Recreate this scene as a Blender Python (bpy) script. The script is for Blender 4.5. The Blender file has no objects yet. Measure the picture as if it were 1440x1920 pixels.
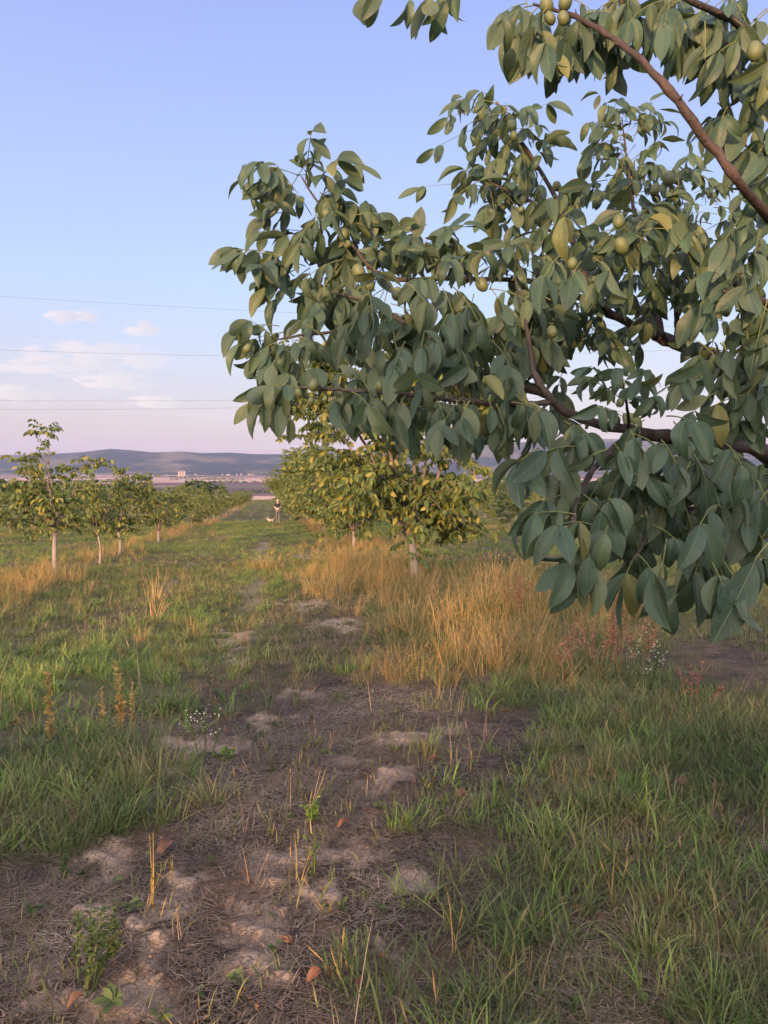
import bpy, math, random
import numpy as np
from mathutils import Vector, Matrix

random.seed(7)
RNG = np.random.default_rng(7)
scene = bpy.context.scene
COL = scene.collection
R = math.radians

# ------------------------------------------------------------------ camera
F = 1450.0                      # focal length in pixels of the 1440 x 1920 photograph
YAW = math.atan(215.0 / F)      # camera looks a little to the right of the lane (+Y)
PITCH = math.atan(80.0 / F)     # and slightly down
CAM = Vector((0.0, 0.0, 1.6))
FWD = Vector((math.sin(YAW) * math.cos(PITCH), math.cos(YAW) * math.cos(PITCH), -math.sin(PITCH)))
RGT = Vector((math.cos(YAW), -math.sin(YAW), 0.0))
UPV = RGT.cross(FWD)
cam_data = bpy.data.cameras.new('camera')
cam = bpy.data.objects.new('camera', cam_data)
COL.objects.link(cam)
cam_data.sensor_fit = 'VERTICAL'
cam_data.angle = 2 * math.atan(960.0 / F)
cam_data.clip_start = 0.05
cam_data.clip_end = 60000
cam.matrix_world = Matrix.Translation(CAM) @ Matrix((RGT, UPV, -FWD)).transposed().to_4x4()
scene.camera = cam

# ------------------------------------------------------------------ light
SUN_EL = R(7.0)
SUN_FROM = Vector((-0.40, -0.917, 0)).normalized()        # horizontal direction towards the sun: behind, to the left
SUN_AZ = math.atan2(SUN_FROM.x, SUN_FROM.y)
world = bpy.data.worlds.new('World')
scene.world = world
world.use_nodes = True
wn, wl = world.node_tree.nodes, world.node_tree.links
wn.clear()


def W(kind, **kw):
    n = wn.new(kind)
    for k, v in kw.items():
        setattr(n, k, v)
    return n


def wm(op, a, b=None, c=None, clamp=False):
    n = W('ShaderNodeMath', operation=op)
    n.use_clamp = clamp
    for i, v in enumerate((a, b, c)):
        if v is None:
            continue
        if isinstance(v, (int, float)):
            n.inputs[i].default_value = v
        else:
            wl.new(v, n.inputs[i])
    return n.outputs[0]


def wmix(fac, a, b):
    n = W('ShaderNodeMix', data_type='RGBA')
    for s, v in ((0, fac), (6, a), (7, b)):
        if isinstance(v, (int, float)):
            n.inputs[s].default_value = v
        elif isinstance(v, tuple):
            n.inputs[s].default_value = (*v, 1)
        else:
            wl.new(v, n.inputs[s])
    return n.outputs[2]


sky = W('ShaderNodeTexSky', sky_type='NISHITA')
sky.sun_disc = False
sky.sun_elevation = SUN_EL
sky.sun_rotation = SUN_AZ
sky.altitude = 200
sky.air_density = 1.0
sky.dust_density = 1.5
sky.ozone_density = 2.0
tc = W('ShaderNodeTexCoord')
sep = W('ShaderNodeSeparateXYZ')
wl.new(tc.outputs['Generated'], sep.inputs[0])
el = wm('MULTIPLY', wm('ARCSINE', sep.outputs[2]), 180 / math.pi)      # elevation, degrees
az = wm('MULTIPLY', wm('ARCTAN2', sep.outputs[0], sep.outputs[1]), 180 / math.pi)
ramp = W('ShaderNodeValToRGB')
wl.new(wm('DIVIDE', el, 60.0, clamp=True), ramp.inputs[0])
STOPS = [(0.0, (0.67, 0.45, 0.53)), (1.8, (0.69, 0.455, 0.545)), (4.5, (0.68, 0.50, 0.61)), (8.5, (0.62, 0.585, 0.78)),
         (12.5, (0.56, 0.63, 0.93)), (20, (0.49, 0.57, 0.97)), (31, (0.38, 0.445, 0.94)), (60, (0.26, 0.335, 0.80))]
cr = ramp.color_ramp
while len(cr.elements) < len(STOPS):
    cr.elements.new(0.5)
for e, (d, c) in zip(cr.elements, STOPS):
    e.position = d / 60.0
    e.color = (*c, 1)
# the side of the setting sun is warmer, as an evening sky is
dotn = W('ShaderNodeVectorMath', operation='DOT_PRODUCT')
wl.new(tc.outputs['Generated'], dotn.inputs[0])
dotn.inputs[1].default_value = (SUN_FROM.x * math.cos(SUN_EL), SUN_FROM.y * math.cos(SUN_EL), math.sin(SUN_EL))
glow = wm('POWER', wm('MULTIPLY_ADD', dotn.outputs['Value'], 0.5, 0.5, clamp=True), 3.6)
skycol = ramp.outputs[0]
# thin clouds low in the sky: soft patches in world directions, broken up by noise
comb = W('ShaderNodeCombineXYZ')
wl.new(wm('MULTIPLY', az, 0.30), comb.inputs[0])
wl.new(wm('MULTIPLY', el, 0.95), comb.inputs[1])
noi = W('ShaderNodeTexNoise')
noi.inputs['Scale'].default_value = 2.6
noi.inputs['Detail'].default_value = 7
noi.inputs['Roughness'].default_value = 0.62
wl.new(comb.outputs[0], noi.inputs['Vector'])
nz = noi.outputs[0]
comb2 = W('ShaderNodeCombineXYZ')
wl.new(wm('MULTIPLY', az, 0.055), comb2.inputs[0])
wl.new(wm('MULTIPLY', el, 0.50), comb2.inputs[1])
noi2 = W('ShaderNodeTexNoise')
noi2.inputs['Scale'].default_value = 1.0
noi2.inputs['Detail'].default_value = 5
wl.new(comb2.outputs[0], noi2.inputs['Vector'])


def px_dir(x, y):
    d = (FWD + RGT * ((x - 720) / F) + UPV * ((960 - y) / F)).normalized()
    return math.degrees(math.atan2(d.x, d.y)), math.degrees(math.asin(d.z))


# broad streaks of thin cirrus in the pink band
band = wm('MULTIPLY', wm('SMOOTH_MIN', wm('DIVIDE', wm('SUBTRACT', 10.5, el), 4.0, clamp=True), 1.0, 0.2),
          wm('DIVIDE', wm('SUBTRACT', el, 0.5), 4.0, clamp=True))
streak = wm('MULTIPLY', band, wm('MULTIPLY', wm('SUBTRACT', noi2.outputs[0], 0.47), 4.0, clamp=True))
skycol = wmix(wm('MULTIPLY', streak, 0.55, clamp=True), skycol, (0.76, 0.65, 0.74))
lit = None
shade = None
for (x, y, sx, sy, a) in [(118, 594, 26, 13, .8), (160, 592, 24, 11, .8), (268, 617, 34, 12, .75), (172, 677, 50, 14, .8),
                          (262, 676, 56, 14, .45), (215, 714, 62, 17, .7), (290, 754, 46, 11, .65), (95, 676, 60, 16, .4),
                          (15, 738, 60, 14, .5), (180, 655, 110, 14, .4), (100, 690, 150, 12, .5)]:
    a0, e0 = px_dir(x, y)
    sa, se = math.degrees(sx / F), math.degrees(sy / F)
    dx = wm('DIVIDE', wm('SUBTRACT', az, a0), sa)
    dy = wm('DIVIDE', wm('SUBTRACT', el, e0), se)
    rr = wm('ADD', wm('MULTIPLY', dx, dx), wm('MULTIPLY', dy, dy))
    m = wm('MULTIPLY', wm('SUBTRACT', wm('MULTIPLY_ADD', nz, 6.0, -1.9), rr), a * 2.2, clamp=True)
    lit = m if lit is None else wm('MAXIMUM', lit, m)
    # cloud bases and right-hand sides are in shade
    s2 = wm('MULTIPLY', m, wm('MULTIPLY_ADD', dx, 0.35, 0.35, clamp=True))
    shade = s2 if shade is None else wm('MAXIMUM', shade, s2)
cloudcol = wmix(wm('MULTIPLY', shade, 1.0, clamp=True), (1.0, 0.74, 0.72), (0.52, 0.47, 0.61))
skycol = wmix(wm('MULTIPLY', lit, 1.0, clamp=True), skycol, cloudcol)
bg1 = W('ShaderNodeBackground')
bg1.inputs[1].default_value = 0.05
wl.new(sky.outputs[0], bg1.inputs[0])
bg2 = W('ShaderNodeBackground')
bg2.inputs[1].default_value = 0.395
wl.new(skycol, bg2.inputs[0])
bg3 = W('ShaderNodeBackground')          # evening glow of the sky round the low sun, behind the viewer
bg3.inputs[0].default_value = (1.0, 0.80, 0.62, 1)
wl.new(wm('MULTIPLY', glow, 2.45), bg3.inputs[1])
add = W('ShaderNodeAddShader')
wl.new(bg1.outputs[0], add.inputs[0])
wl.new(bg2.outputs[0], add.inputs[1])
add2 = W('ShaderNodeAddShader')
wl.new(add.outputs[0], add2.inputs[0])
wl.new(bg3.outputs[0], add2.inputs[1])
wout = W('ShaderNodeOutputWorld')
wl.new(add2.outputs[0], wout.inputs[0])

sun_data = bpy.data.lights.new('sun', 'SUN')
sun_data.energy = 5.0
sun_data.angle = R(1.0)
sun_data.color = (1.0, 0.56, 0.26)
sun = bpy.data.objects.new('sun', sun_data)
COL.objects.link(sun)
sun_dir = Vector((SUN_FROM.x * math.cos(SUN_EL), SUN_FROM.y * math.cos(SUN_EL), math.sin(SUN_EL)))
sun.rotation_euler = sun_dir.to_track_quat('Z', 'Y').to_euler()
sun.location = (-20, -40, 20)

vs = scene.view_settings
vs.view_transform = 'Standard'
vs.look = 'None'
vs.exposure = 1.0
vs.gamma = 1.0
vs.use_curve_mapping = False
scene.render.engine = 'CYCLES'
scene.cycles.use_denoising = True
scene.cycles.use_adaptive_sampling = True
scene.cycles.adaptive_threshold = 0.025
scene.cycles.max_bounces = 5
scene.cycles.diffuse_bounces = 3
scene.cycles.transmission_bounces = 4
scene.cycles.transparent_max_bounces = 4
scene.cycles.caustics_reflective = False
scene.cycles.caustics_refractive = False

# ------------------------------------------------------------------ helpers
def tag(o, label=None, cat=None, group=None, kind=None):
    if label:
        o['label'] = label
    if cat:
        o['category'] = cat
    if group:
        o['group'] = group
    if kind:
        o['kind'] = kind
    return o


def empty(name, loc):
    o = bpy.data.objects.new(name, None)
    o.location = loc
    o.empty_display_size = 0.2
    COL.objects.link(o)
    return o


def mesh_np(name, V, Fc, mats=(), uv=None, matidx=None, smooth=False, link=True, parent=None, col=None):
    """V (n,3) floats; Fc list of index arrays (each (m,k)); returns an object"""
    me = bpy.data.meshes.new(name)
    V = np.asarray(V, dtype=np.float32).reshape(-1, 3)
    if isinstance(Fc, np.ndarray):
        Fc = [Fc]
    loops = np.concatenate([f.reshape(-1) for f in Fc]).astype(np.int32)
    sizes = np.concatenate([np.full(len(f), f.shape[1], dtype=np.int32) for f in Fc])
    starts = np.concatenate([[0], np.cumsum(sizes)[:-1]]).astype(np.int32)
    me.vertices.add(len(V))
    me.vertices.foreach_set('co', V.reshape(-1))
    me.loops.add(len(loops))
    me.loops.foreach_set('vertex_index', loops)
    me.polygons.add(len(sizes))
    me.polygons.foreach_set('loop_start', starts)
    if smooth:
        me.polygons.foreach_set('use_smooth', np.ones(len(sizes), dtype=bool))
    for m in mats:
        me.materials.append(m)
    if matidx is not None:
        me.polygons.foreach_set('material_index', np.asarray(matidx, dtype=np.int32))
    if uv is not None:
        l = me.uv_layers.new(name='UVMap')
        l.data.foreach_set('uv', np.asarray(uv, dtype=np.float32)[loops].reshape(-1))
    if col is not None:
        a = me.color_attributes.new('cover', 'FLOAT_COLOR', 'POINT')
        a.data.foreach_set('color', np.asarray(col, dtype=np.float32).reshape(-1))
    me.update(calc_edges=True)
    me.validate()
    o = bpy.data.objects.new(name, me)
    if link:
        COL.objects.link(o)
    if parent is not None:
        o.parent = parent
    return o


class MB:
    """collects pieces of geometry for one mesh"""
    def __init__(self):
        self.v, self.f3, self.f4, self.uv, self.n = [], [], [], [], 0

    def add(self, V, f3=None, f4=None, uv=None):
        V = np.asarray(V, dtype=np.float64).reshape(-1, 3)
        self.v.append(V)
        self.uv.append(np.zeros((len(V), 2)) if uv is None else np.asarray(uv))
        if f3 is not None and len(f3):
            self.f3.append(np.asarray(f3, dtype=np.int64).reshape(-1, 3) + self.n)
        if f4 is not None and len(f4):
            self.f4.append(np.asarray(f4, dtype=np.int64).reshape(-1, 4) + self.n)
        self.n += len(V)

    def tube(self, pts, rad, k=6, cap=True):
        pts = np.asarray(pts, dtype=np.float64)
        n = len(pts)
        tang = np.gradient(pts, axis=0)
        tang /= np.linalg.norm(tang, axis=1)[:, None] + 1e-12
        ref = np.array([0.3, 0.2, 1.0])
        if abs(np.dot(tang.mean(0), ref / np.linalg.norm(ref))) > 0.95:
            ref = np.array([1.0, 0.3, 0.0])
        a = np.cross(tang, ref)
        a /= np.linalg.norm(a, axis=1)[:, None] + 1e-12
        b = np.cross(tang, a)
        th = np.arange(k) * 2 * math.pi / k
        rad = np.broadcast_to(np.asarray(rad, dtype=np.float64), (n,))
        V = pts[:, None, :] + rad[:, None, None] * (np.cos(th)[None, :, None] * a[:, None, :] + np.sin(th)[None, :, None] * b[:, None, :])
        V = V.reshape(-1, 3)
        i = np.arange(n - 1)[:, None] * k
        j = np.arange(k)[None, :]
        jn = (j + 1) % k
        q = np.stack([i + j, i + jn, i + k + jn, i + k + j], axis=-1).reshape(-1, 4)
        lens = np.concatenate([[0], np.cumsum(np.linalg.norm(np.diff(pts, axis=0), axis=1))])
        uv = np.stack([np.tile(np.arange(k) / k, n), np.repeat(lens, k)], axis=1)
        V = np.concatenate([V, pts[:1], pts[-1:]])
        uv = np.concatenate([uv, [[0, 0], [0, lens[-1]]]])
        c0, c1 = n * k, n * k + 1
        jj = np.arange(k)
        t = []
        if cap:
            t = np.concatenate([np.stack([(jj + 1) % k, jj, np.full(k, c0)], 1),
                                np.stack([(n - 1) * k + jj, (n - 1) * k + (jj + 1) % k, np.full(k, c1)], 1)])
        self.add(V, t, q, uv)

    def box(self, lo, hi):
        (x0, y0, z0), (x1, y1, z1) = lo, hi
        V = [(x0, y0, z0), (x1, y0, z0), (x1, y1, z0), (x0, y1, z0), (x0, y0, z1), (x1, y0, z1), (x1, y1, z1), (x0, y1, z1)]
        self.add(V, None, [(0, 3, 2, 1), (4, 5, 6, 7), (0, 1, 5, 4), (1, 2, 6, 5), (2, 3, 7, 6), (3, 0, 4, 7)])

    def ball(self, c, r, seg=10, rings=7, squash=(1, 1, 1)):
        V, f3, f4 = [], [], []
        for i in range(1, rings):
            t = math.pi * i / rings
            for j in range(seg):
                p = 2 * math.pi * j / seg
                V.append((c[0] + r * squash[0] * math.sin(t) * math.cos(p), c[1] + r * squash[1] * math.sin(t) * math.sin(p), c[2] + r * squash[2] * math.cos(t)))
        V += [(c[0], c[1], c[2] + r * squash[2]), (c[0], c[1], c[2] - r * squash[2])]
        top, bot = len(V) - 2, len(V) - 1
        for j in range(seg):
            jn = (j + 1) % seg
            f3.append((top, j, jn))
            f3.append((bot, (rings - 2) * seg + jn, (rings - 2) * seg + j))
            for i in range(rings - 2):
                f4.append((i * seg + j, (i + 1) * seg + j, (i + 1) * seg + jn, i * seg + jn))
        self.add(V, f3, f4)

    def build(self, name, mats, parent=None, smooth=True, link=True, origin=None):
        V = np.concatenate(self.v)
        if origin is not None:
            V = V - np.asarray(origin)
        fc = []
        if self.f4:
            fc.append(np.concatenate(self.f4))
        if self.f3:
            fc.append(np.concatenate(self.f3))
        if not isinstance(mats, (list, tuple)):
            mats = [mats]
        return mesh_np(name, V, fc, mats, uv=np.concatenate(self.uv), smooth=smooth, link=link, parent=parent)


# value noise
_PERM = np.random.default_rng(3).random((256, 256))


def vnoise(x, y):
    xi, yi = np.floor(x).astype(int), np.floor(y).astype(int)
    xf, yf = x - xi, y - yi
    u, v = xf * xf * (3 - 2 * xf), yf * yf * (3 - 2 * yf)
    g = lambda a, b: _PERM[a & 255, b & 255]
    return (g(xi, yi) * (1 - u) + g(xi + 1, yi) * u) * (1 - v) + (g(xi, yi + 1) * (1 - u) + g(xi + 1, yi + 1) * u) * v


def fbm(x, y, o=4):
    s, a, t = 0.0, 0.5, 0.0
    for i in range(o):
        s = s + a * vnoise(x * 2 ** i + 17.3 * i, y * 2 ** i - 9.1 * i)
        t += a
        a *= 0.5
    return s / t


def sstep(a, b, x):
    t = np.clip((x - a) / (b - a), 0, 1)
    return t * t * (3 - 2 * t)


# ------------------------------------------------------------------ terrain shape
KY = np.array([-400, -60, 0, 70, 150, 200, 260, 400, 650, 900, 30000.])
KZ = np.array([3.0, 0.9, 0, -2.87, -5.0, -6.1, -8.6, -24, -42, -46, -46.])


def base_z(y):
    return np.interp(y, KY, KZ)


def at(x, y, d):
    """world point seen at pixel (x, y) of the photograph at depth d in front of the camera"""
    return CAM + (FWD + RGT * ((x - 720) / F) + UPV * ((960 - y) / F)) * d


def on_ground(x, y):
    dv = FWD + RGT * ((x - 720) / F) + UPV * ((960 - y) / F)
    lo, hi = 0.5, 400.0
    for _ in range(60):
        m = 0.5 * (lo + hi)
        p = CAM + dv * m
        if p.z > float(base_z(p.y)):
            lo = m
        else:
            hi = m
    p = CAM + dv * lo
    return p.x, p.y


def poly_world(pts):
    return np.array([on_ground(*p) for p in pts])


def sdf_poly(x, y, P):
    """signed distance (inside negative) of points to a polygon"""
    d = np.full(x.shape, 1e9)
    ins = np.zeros(x.shape, dtype=bool)
    n = len(P)
    for i in range(n):
        ax, ay = P[i]
        bx, by = P[(i + 1) % n]
        ex, ey = bx - ax, by - ay
        t = np.clip(((x - ax) * ex + (y - ay) * ey) / (ex * ex + ey * ey + 1e-12), 0, 1)
        d = np.minimum(d, np.hypot(x - ax - t * ex, y - ay - t * ey))
        c = ((ay > y) != (by > y)) & (x < (bx - ax) * (y - ay) / (by - ay + 1e-12) + ax)
        ins ^= c
    return np.where(ins, -d, d)


REG = {
    'mulch': [(-100, 1990), (-60, 1690), (120, 1605), (290, 1565), (300, 1450), (220, 1400), (380, 1345), (500, 1300), (540, 1215),
              (490, 1150), (600, 1095), (720, 1160), (720, 1270), (890, 1335), (970, 1430), (880, 1500), (840, 1600), (830, 1700), (850, 1990)],
    'left_bright': [(-400, 1235), (0, 1225), (150, 1180), (330, 1180), (480, 1190), (600, 1235), (520, 1295), (400, 1345), (0, 1400), (-400, 1430)],
    'left_tall': [(-500, 1400), (0, 1385), (200, 1405), (300, 1460), (290, 1550), (180, 1605), (0, 1660), (-500, 1760)],
    'right': [(890, 1345), (960, 1245), (1150, 1250), (1440, 1300), (2200, 1350), (2200, 1990), (790, 1990), (820, 1640), (850, 1520), (960, 1430)],
    'clump': [(820, 1540), (960, 1510), (1100, 1500), (1130, 1600), (1080, 1690), (860, 1690)],
    'gold': [(660, 1080), (700, 1045), (850, 1070), (1000, 1095), (1160, 1130), (1180, 1220), (1000, 1262), (790, 1270), (710, 1215), (680, 1140)],
    'thin': [(400, 1250), (470, 1150), (540, 1095), (640, 1060), (700, 1110), (720, 1200), (740, 1310), (560, 1330), (470, 1300)],
    'gold_far': [(630, 1080), (620, 1030), (700, 1010), (760, 1040), (740, 1090)],
    'darkpath': [(940, 1150), (1060, 1130), (1200, 1180), (1440, 1205), (1900, 1215), (1900, 1270), (1440, 1262), (1240, 1235), (1000, 1180)],
    'leftpath': [(-300, 1215), (0, 1205), (120, 1165), (260, 1150), (250, 1175), (120, 1200), (0, 1228), (-300, 1240)],
    'litter': [(860, 1720), (1150, 1690), (1330, 1780), (1240, 1880), (900, 1870)],
}
REGW = {k: poly_world(v) for k, v in REG.items()}
BARE = [(205, 1610, 52, 44), (180, 1715, 48, 38), (150, 1760, 30, 22), (330, 1675, 34, 30), (325, 1725, 28, 22), (315, 1790, 32, 20), (490, 1730, 62, 40),
        (490, 1800, 55, 26), (265, 1880, 85, 52), (560, 1605, 66, 24), (670, 1590, 50, 22), (710, 1465, 52, 22), (640, 1432, 50, 13),
        (780, 1378, 70, 16), (505, 1352, 32, 18), (290, 1425, 60, 26), (430, 1205, 26, 30), (560, 1132, 34, 10), (400, 1400, 70, 14),
        (590, 1690, 26, 24), (745, 1775, 24, 26), (400, 1525, 30, 12), (560, 1300, 40, 10), (640, 1170, 60, 10), (880, 1490, 40, 14),
        (100, 1890, 60, 30), (790, 1640, 30, 24), (395, 1660, 20, 14), (60, 1820, 40, 25), (350, 1380, 50, 10), (520, 1660, 30, 16)]
BAREW = []
for (x, y, sx, sy) in BARE:
    c, r, u = on_ground(x, y), on_ground(x + sx, y), on_ground(x, y - sy)
    BAREW.append((c[0], c[1], 1.1 * math.hypot(r[0] - c[0], r[1] - c[1]), 1.1 * math.hypot(u[0] - c[0], u[1] - c[1])))

ROWS_X = [-27.5, -20.2, -12.6, -4.65, 2.85, 12.1, 19.8, 27.5]


def cover(x, y):
    """what grows where: dict of 0..1 masks on the ground plan"""
    x, y = np.asarray(x, float), np.asarray(y, float)
    n1 = fbm(x * 1.3 + 5, y * 1.3, 4) - 0.5
    n2 = fbm(x * 4.1 + 50, y * 4.1, 3) - 0.5
    m = {}
    for k, P in REGW.items():
        d = sdf_poly(x, y, P)
        sc = np.clip(0.05 * np.hypot(x, y), 0.1, 0.8)
        m[k] = sstep(-1, 1, -(d + n1 * 6.5 * sc + n2 * 4.0 * sc) / (1.7 * sc))
    b = np.zeros_like(x)
    n3 = fbm(x * 13 + 5, y * 13, 3) - 0.5
    lx = x + (n2 * 0.55 + n1 * 0.3 + n3 * 0.20) * np.clip(y / 5, 0.5, 3)
    ly = y + ((fbm(x * 4.1 + 9, y * 4.1 + 77, 3) - 0.5) * 0.6 + (fbm(x * 13 + 90, y * 13, 3) - 0.5) * 0.25) * np.clip(y / 5, 0.5, 3)
    for (cx, cy, sx, sy) in BAREW:
        rr = np.sqrt(((lx - cx) / sx) ** 2 + ((ly - cy) / sy) ** 2)
        b = np.maximum(b, 1 - sstep(0.35, 1.45, rr))
    far = sstep(9, 14, y)
    b = np.maximum(b, far * sstep(0.66, 0.78, fbm(x * 0.8 + 31, y * 0.35, 4)) * 0.7)
    trk = np.maximum(1 - sstep(0.12, 0.45, np.abs(x + 0.25 + 0.5 * n1)), 0.8 * (1 - sstep(0.12, 0.4, np.abs(x + 2.0 + 0.5 * n1))))
    b = np.maximum(b, trk * sstep(9, 13, y) * sstep(0.35, 0.6, fbm(x * 0.9 + 7, y * 0.5, 4)) * 0.75)
    b = b * (0.70 + 0.6 * fbm(x * 9 + 3, y * 9, 2) * (1 - 0.5 * sstep(6, 9, y)))
    m['bare'] = np.clip(b, 0, 1)
    strip = np.zeros_like(x)
    for rx in ROWS_X:
        w = 1.0 + 0.7 * (fbm(x * 0.5, y * 0.35 + rx, 3) - 0.5) * 2
        strip = np.maximum(strip, (1 - sstep(0.40 * w, 1.0 * w, np.abs(x - rx))) * sstep(0.30, 0.46, fbm(x * 0.3, y * 0.22 + 3 * rx, 3)))
    m['strip'] = strip * sstep(6, 12, y) * np.where(x > 0, sstep(9, 13, y), 1)
    m['patch'] = sstep(0.5, 0.68, fbm(x * 0.45 + 11, y * 0.28 + 4, 4)) * sstep(6, 9, y)
    m['tuss'] = sstep(0.36, 0.58, fbm(x * 1.5 + 21, y * 1.1 + 40, 3))
    m['lane_green'] = sstep(0.42, 0.6, fbm(x * 0.6 + 71, y * 0.25 + 14, 4))
    return m


def gz(x, y):
    x, y = np.asarray(x, float), np.asarray(y, float)
    z = base_z(y)
    near = 1 - sstep(20, 60, np.hypot(x, y))
    z = z + near * 0.05 * (fbm(x * 0.7, y * 0.7, 3) - 0.5)
    return z


def gz1(x, y):
    return float(gz(np.array([x]), np.array([y]))[0])


# ------------------------------------------------------------------ materials
def new_mat(name):
    m = bpy.data.materials.new(name)
    m.use_nodes = True
    nt = m.node_tree
    for n in list(nt.nodes):
        nt.nodes.remove(n)
    return m, nt


class NT:
    def __init__(self, nt):
        self.nt = nt

    def n(self, kind, **kw):
        x = self.nt.nodes.new(kind)
        for k, v in kw.items():
            setattr(x, k, v)
        return x

    def put(self, sock, v):
        if isinstance(v, (int, float)):
            sock.default_value = v
        elif isinstance(v, tuple):
            sock.default_value = (*v, 1) if len(v) == 3 and len(sock.default_value) == 4 else v
        else:
            self.nt.links.new(v, sock)

    def math(self, op, a, b=None, c=None, clamp=False):
        x = self.n('ShaderNodeMath', operation=op)
        x.use_clamp = clamp
        for i, v in enumerate((a, b, c)):
            if v is not None:
                self.put(x.inputs[i], v)
        return x.outputs[0]

    def mix(self, f, a, b, blend='MIX'):
        x = self.n('ShaderNodeMix', data_type='RGBA', blend_type=blend)
        self.put(x.inputs[0], f)
        self.put(x.inputs[6], a)
        self.put(x.inputs[7], b)
        return x.outputs[2]

    def noise(self, vec, scale, detail=4, rough=0.55):
        x = self.n('ShaderNodeTexNoise')
        x.inputs['Scale'].default_value = scale
        x.inputs['Detail'].default_value = detail
        x.inputs['Roughness'].default_value = rough
        if vec is not None:
            self.nt.links.new(vec, x.inputs['Vector'])
        return x.outputs[0]

    def rng(self, v, a, b, c=0.0, d=1.0):
        x = self.n('ShaderNodeMapRange')
        x.clamp = True
        self.put(x.inputs[0], v)
        for i, q in enumerate((a, b, c, d)):
            x.inputs[i + 1].default_value = q
        return x.outputs[0]

    def ramp(self, v, stops):
        x = self.n('ShaderNodeValToRGB')
        self.put(x.inputs[0], v)
        e = x.color_ramp.elements
        while len(e) < len(stops):
            e.new(0.5)
        for el_, (p, c) in zip(e, stops):
            el_.position = p
            el_.color = (*c, 1)
        return x.outputs[0]

    def out(self, shader):
        o = self.n('ShaderNodeOutputMaterial')
        self.nt.links.new(shader, o.inputs[0])

    def bsdf(self, col, rough=0.8, spec=0.5, normal=None):
        b = self.n('ShaderNodeBsdfPrincipled')
        self.put(b.inputs['Base Color'], col)
        self.put(b.inputs['Roughness'], rough)
        b.inputs['Specular IOR Level'].default_value = spec
        if normal is not None:
            self.nt.links.new(normal, b.inputs['Normal'])
        return b.outputs[0]

    def bump(self, h, strength, dist=0.01):
        b = self.n('ShaderNodeBump')
        b.inputs['Strength'].default_value = strength
        b.inputs['Distance'].default_value = dist
        self.nt.links.new(h, b.inputs['Height'])
        return b.outputs[0]


def plain(name, col, rough=0.8, var=0.15, scale=20, spec=0.4, bump=0.0):
    m, nt = new_mat(name)
    t = NT(nt)
    tcn = t.n('ShaderNodeTexCoord').outputs['Object']
    nn = t.noise(tcn, scale, 5)
    c = t.mix(nn, tuple(v * (1 - var) for v in col), tuple(min(1, v * (1 + var)) for v in col))
    t.out(t.bsdf(c, rough, spec, t.bump(nn, bump) if bump else None))
    return m


def leaf_mat(name, base, dark, yellow, ystart, transl=0.25, rough=0.42, veins=True, spec=0.5):
    """leaf blade: hue varies from leaf to leaf, pale midrib and side veins, light shines through"""
    m, nt = new_mat(name)
    t = NT(nt)
    rnd = t.n('ShaderNodeObjectInfo').outputs['Random']
    geo = t.n('ShaderNodeNewGeometry')
    isl = geo.outputs['Random Per Island']
    r = t.math('FRACT', t.math('ADD', rnd, isl))
    pos = t.n('ShaderNodeTexCoord').outputs['Object']
    nn = t.noise(pos, 7.0 if veins else 2.0, 3)
    c = t.mix(r, dark, base)
    c = t.mix(t.rng(r, ystart, 1.0, 0, 1), c, yellow)
    c = t.mix(t.rng(nn, 0.35, 0.75, 0.0, 0.5), c, tuple(v * 1.35 for v in base))
    if veins:
        c = t.mix(t.math('MULTIPLY', geo.outputs['Backfacing'], 0.55), c, (0.115, 0.145, 0.095))     # paler underside
        c = t.mix(t.rng(t.math('FRACT', t.math('MULTIPLY', r, 7.31)), 0.72, 1.0, 0.0, 0.45), c, (0.115, 0.130, 0.045))
    normal = None
    if veins:
        uv = t.n('ShaderNodeSeparateXYZ')
        nt.links.new(t.n('ShaderNodeTexCoord').outputs['UV'], uv.inputs[0])
        u = t.math('ABSOLUTE', t.math('SUBTRACT', uv.outputs[0], 0.5))
        mid = t.rng(u, 0.0, 0.028, 1.0, 0.0)
        w = t.math('SUBTRACT', uv.outputs[1], t.math('MULTIPLY', u, 0.55))
        saw = t.math('ABSOLUTE', t.math('SUBTRACT', t.math('FRACT', t.math('MULTIPLY', w, 13.0)), 0.5))
        side = t.rng(saw, 0.0, 0.13, 1.0, 0.0)
        c = t.mix(t.math('MULTIPLY', side, 0.26), c, tuple(min(1, v * 2.2) for v in base))
        c = t.mix(t.math('MULTIPLY', mid, 0.55), c, (0.22, 0.26, 0.10))
        # blemishes
        wpos = t.n('ShaderNodeNewGeometry').outputs['Position']
        sp = t.rng(t.noise(wpos, 75, 3), 0.66, 0.72, 0.0, 0.75)
        c = t.mix(sp, c, (0.075, 0.048, 0.022))
        edge = t.math('MULTIPLY', t.rng(u, 0.30, 0.5, 0.0, 1.0), t.rng(t.noise(wpos, 20, 3), 0.55, 0.68, 0.0, 0.8))
        c = t.mix(edge, c, (0.13, 0.085, 0.035))
        c = t.mix(t.rng(t.noise(wpos, 9, 2), 0.35, 0.65, 0.0, 0.35), c, tuple(v * 0.55 for v in base))
        normal = t.bump(t.math('ADD', t.math('MULTIPLY', side, -0.5), t.math('MULTIPLY', mid, -1.0)), 0.55, 0.002)
    b = t.bsdf(c, rough, spec, normal)
    tr = t.n('ShaderNodeBsdfTranslucent')
    t.put(tr.inputs[0], t.mix(0.5, c, (0.16, 0.20, 0.03)))
    mx = t.n('ShaderNodeMixShader')
    mx.inputs[0].default_value = transl
    nt.links.new(b, mx.inputs[1])
    nt.links.new(tr.outputs[0], mx.inputs[2])
    t.out(mx.outputs[0])
    return m


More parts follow.
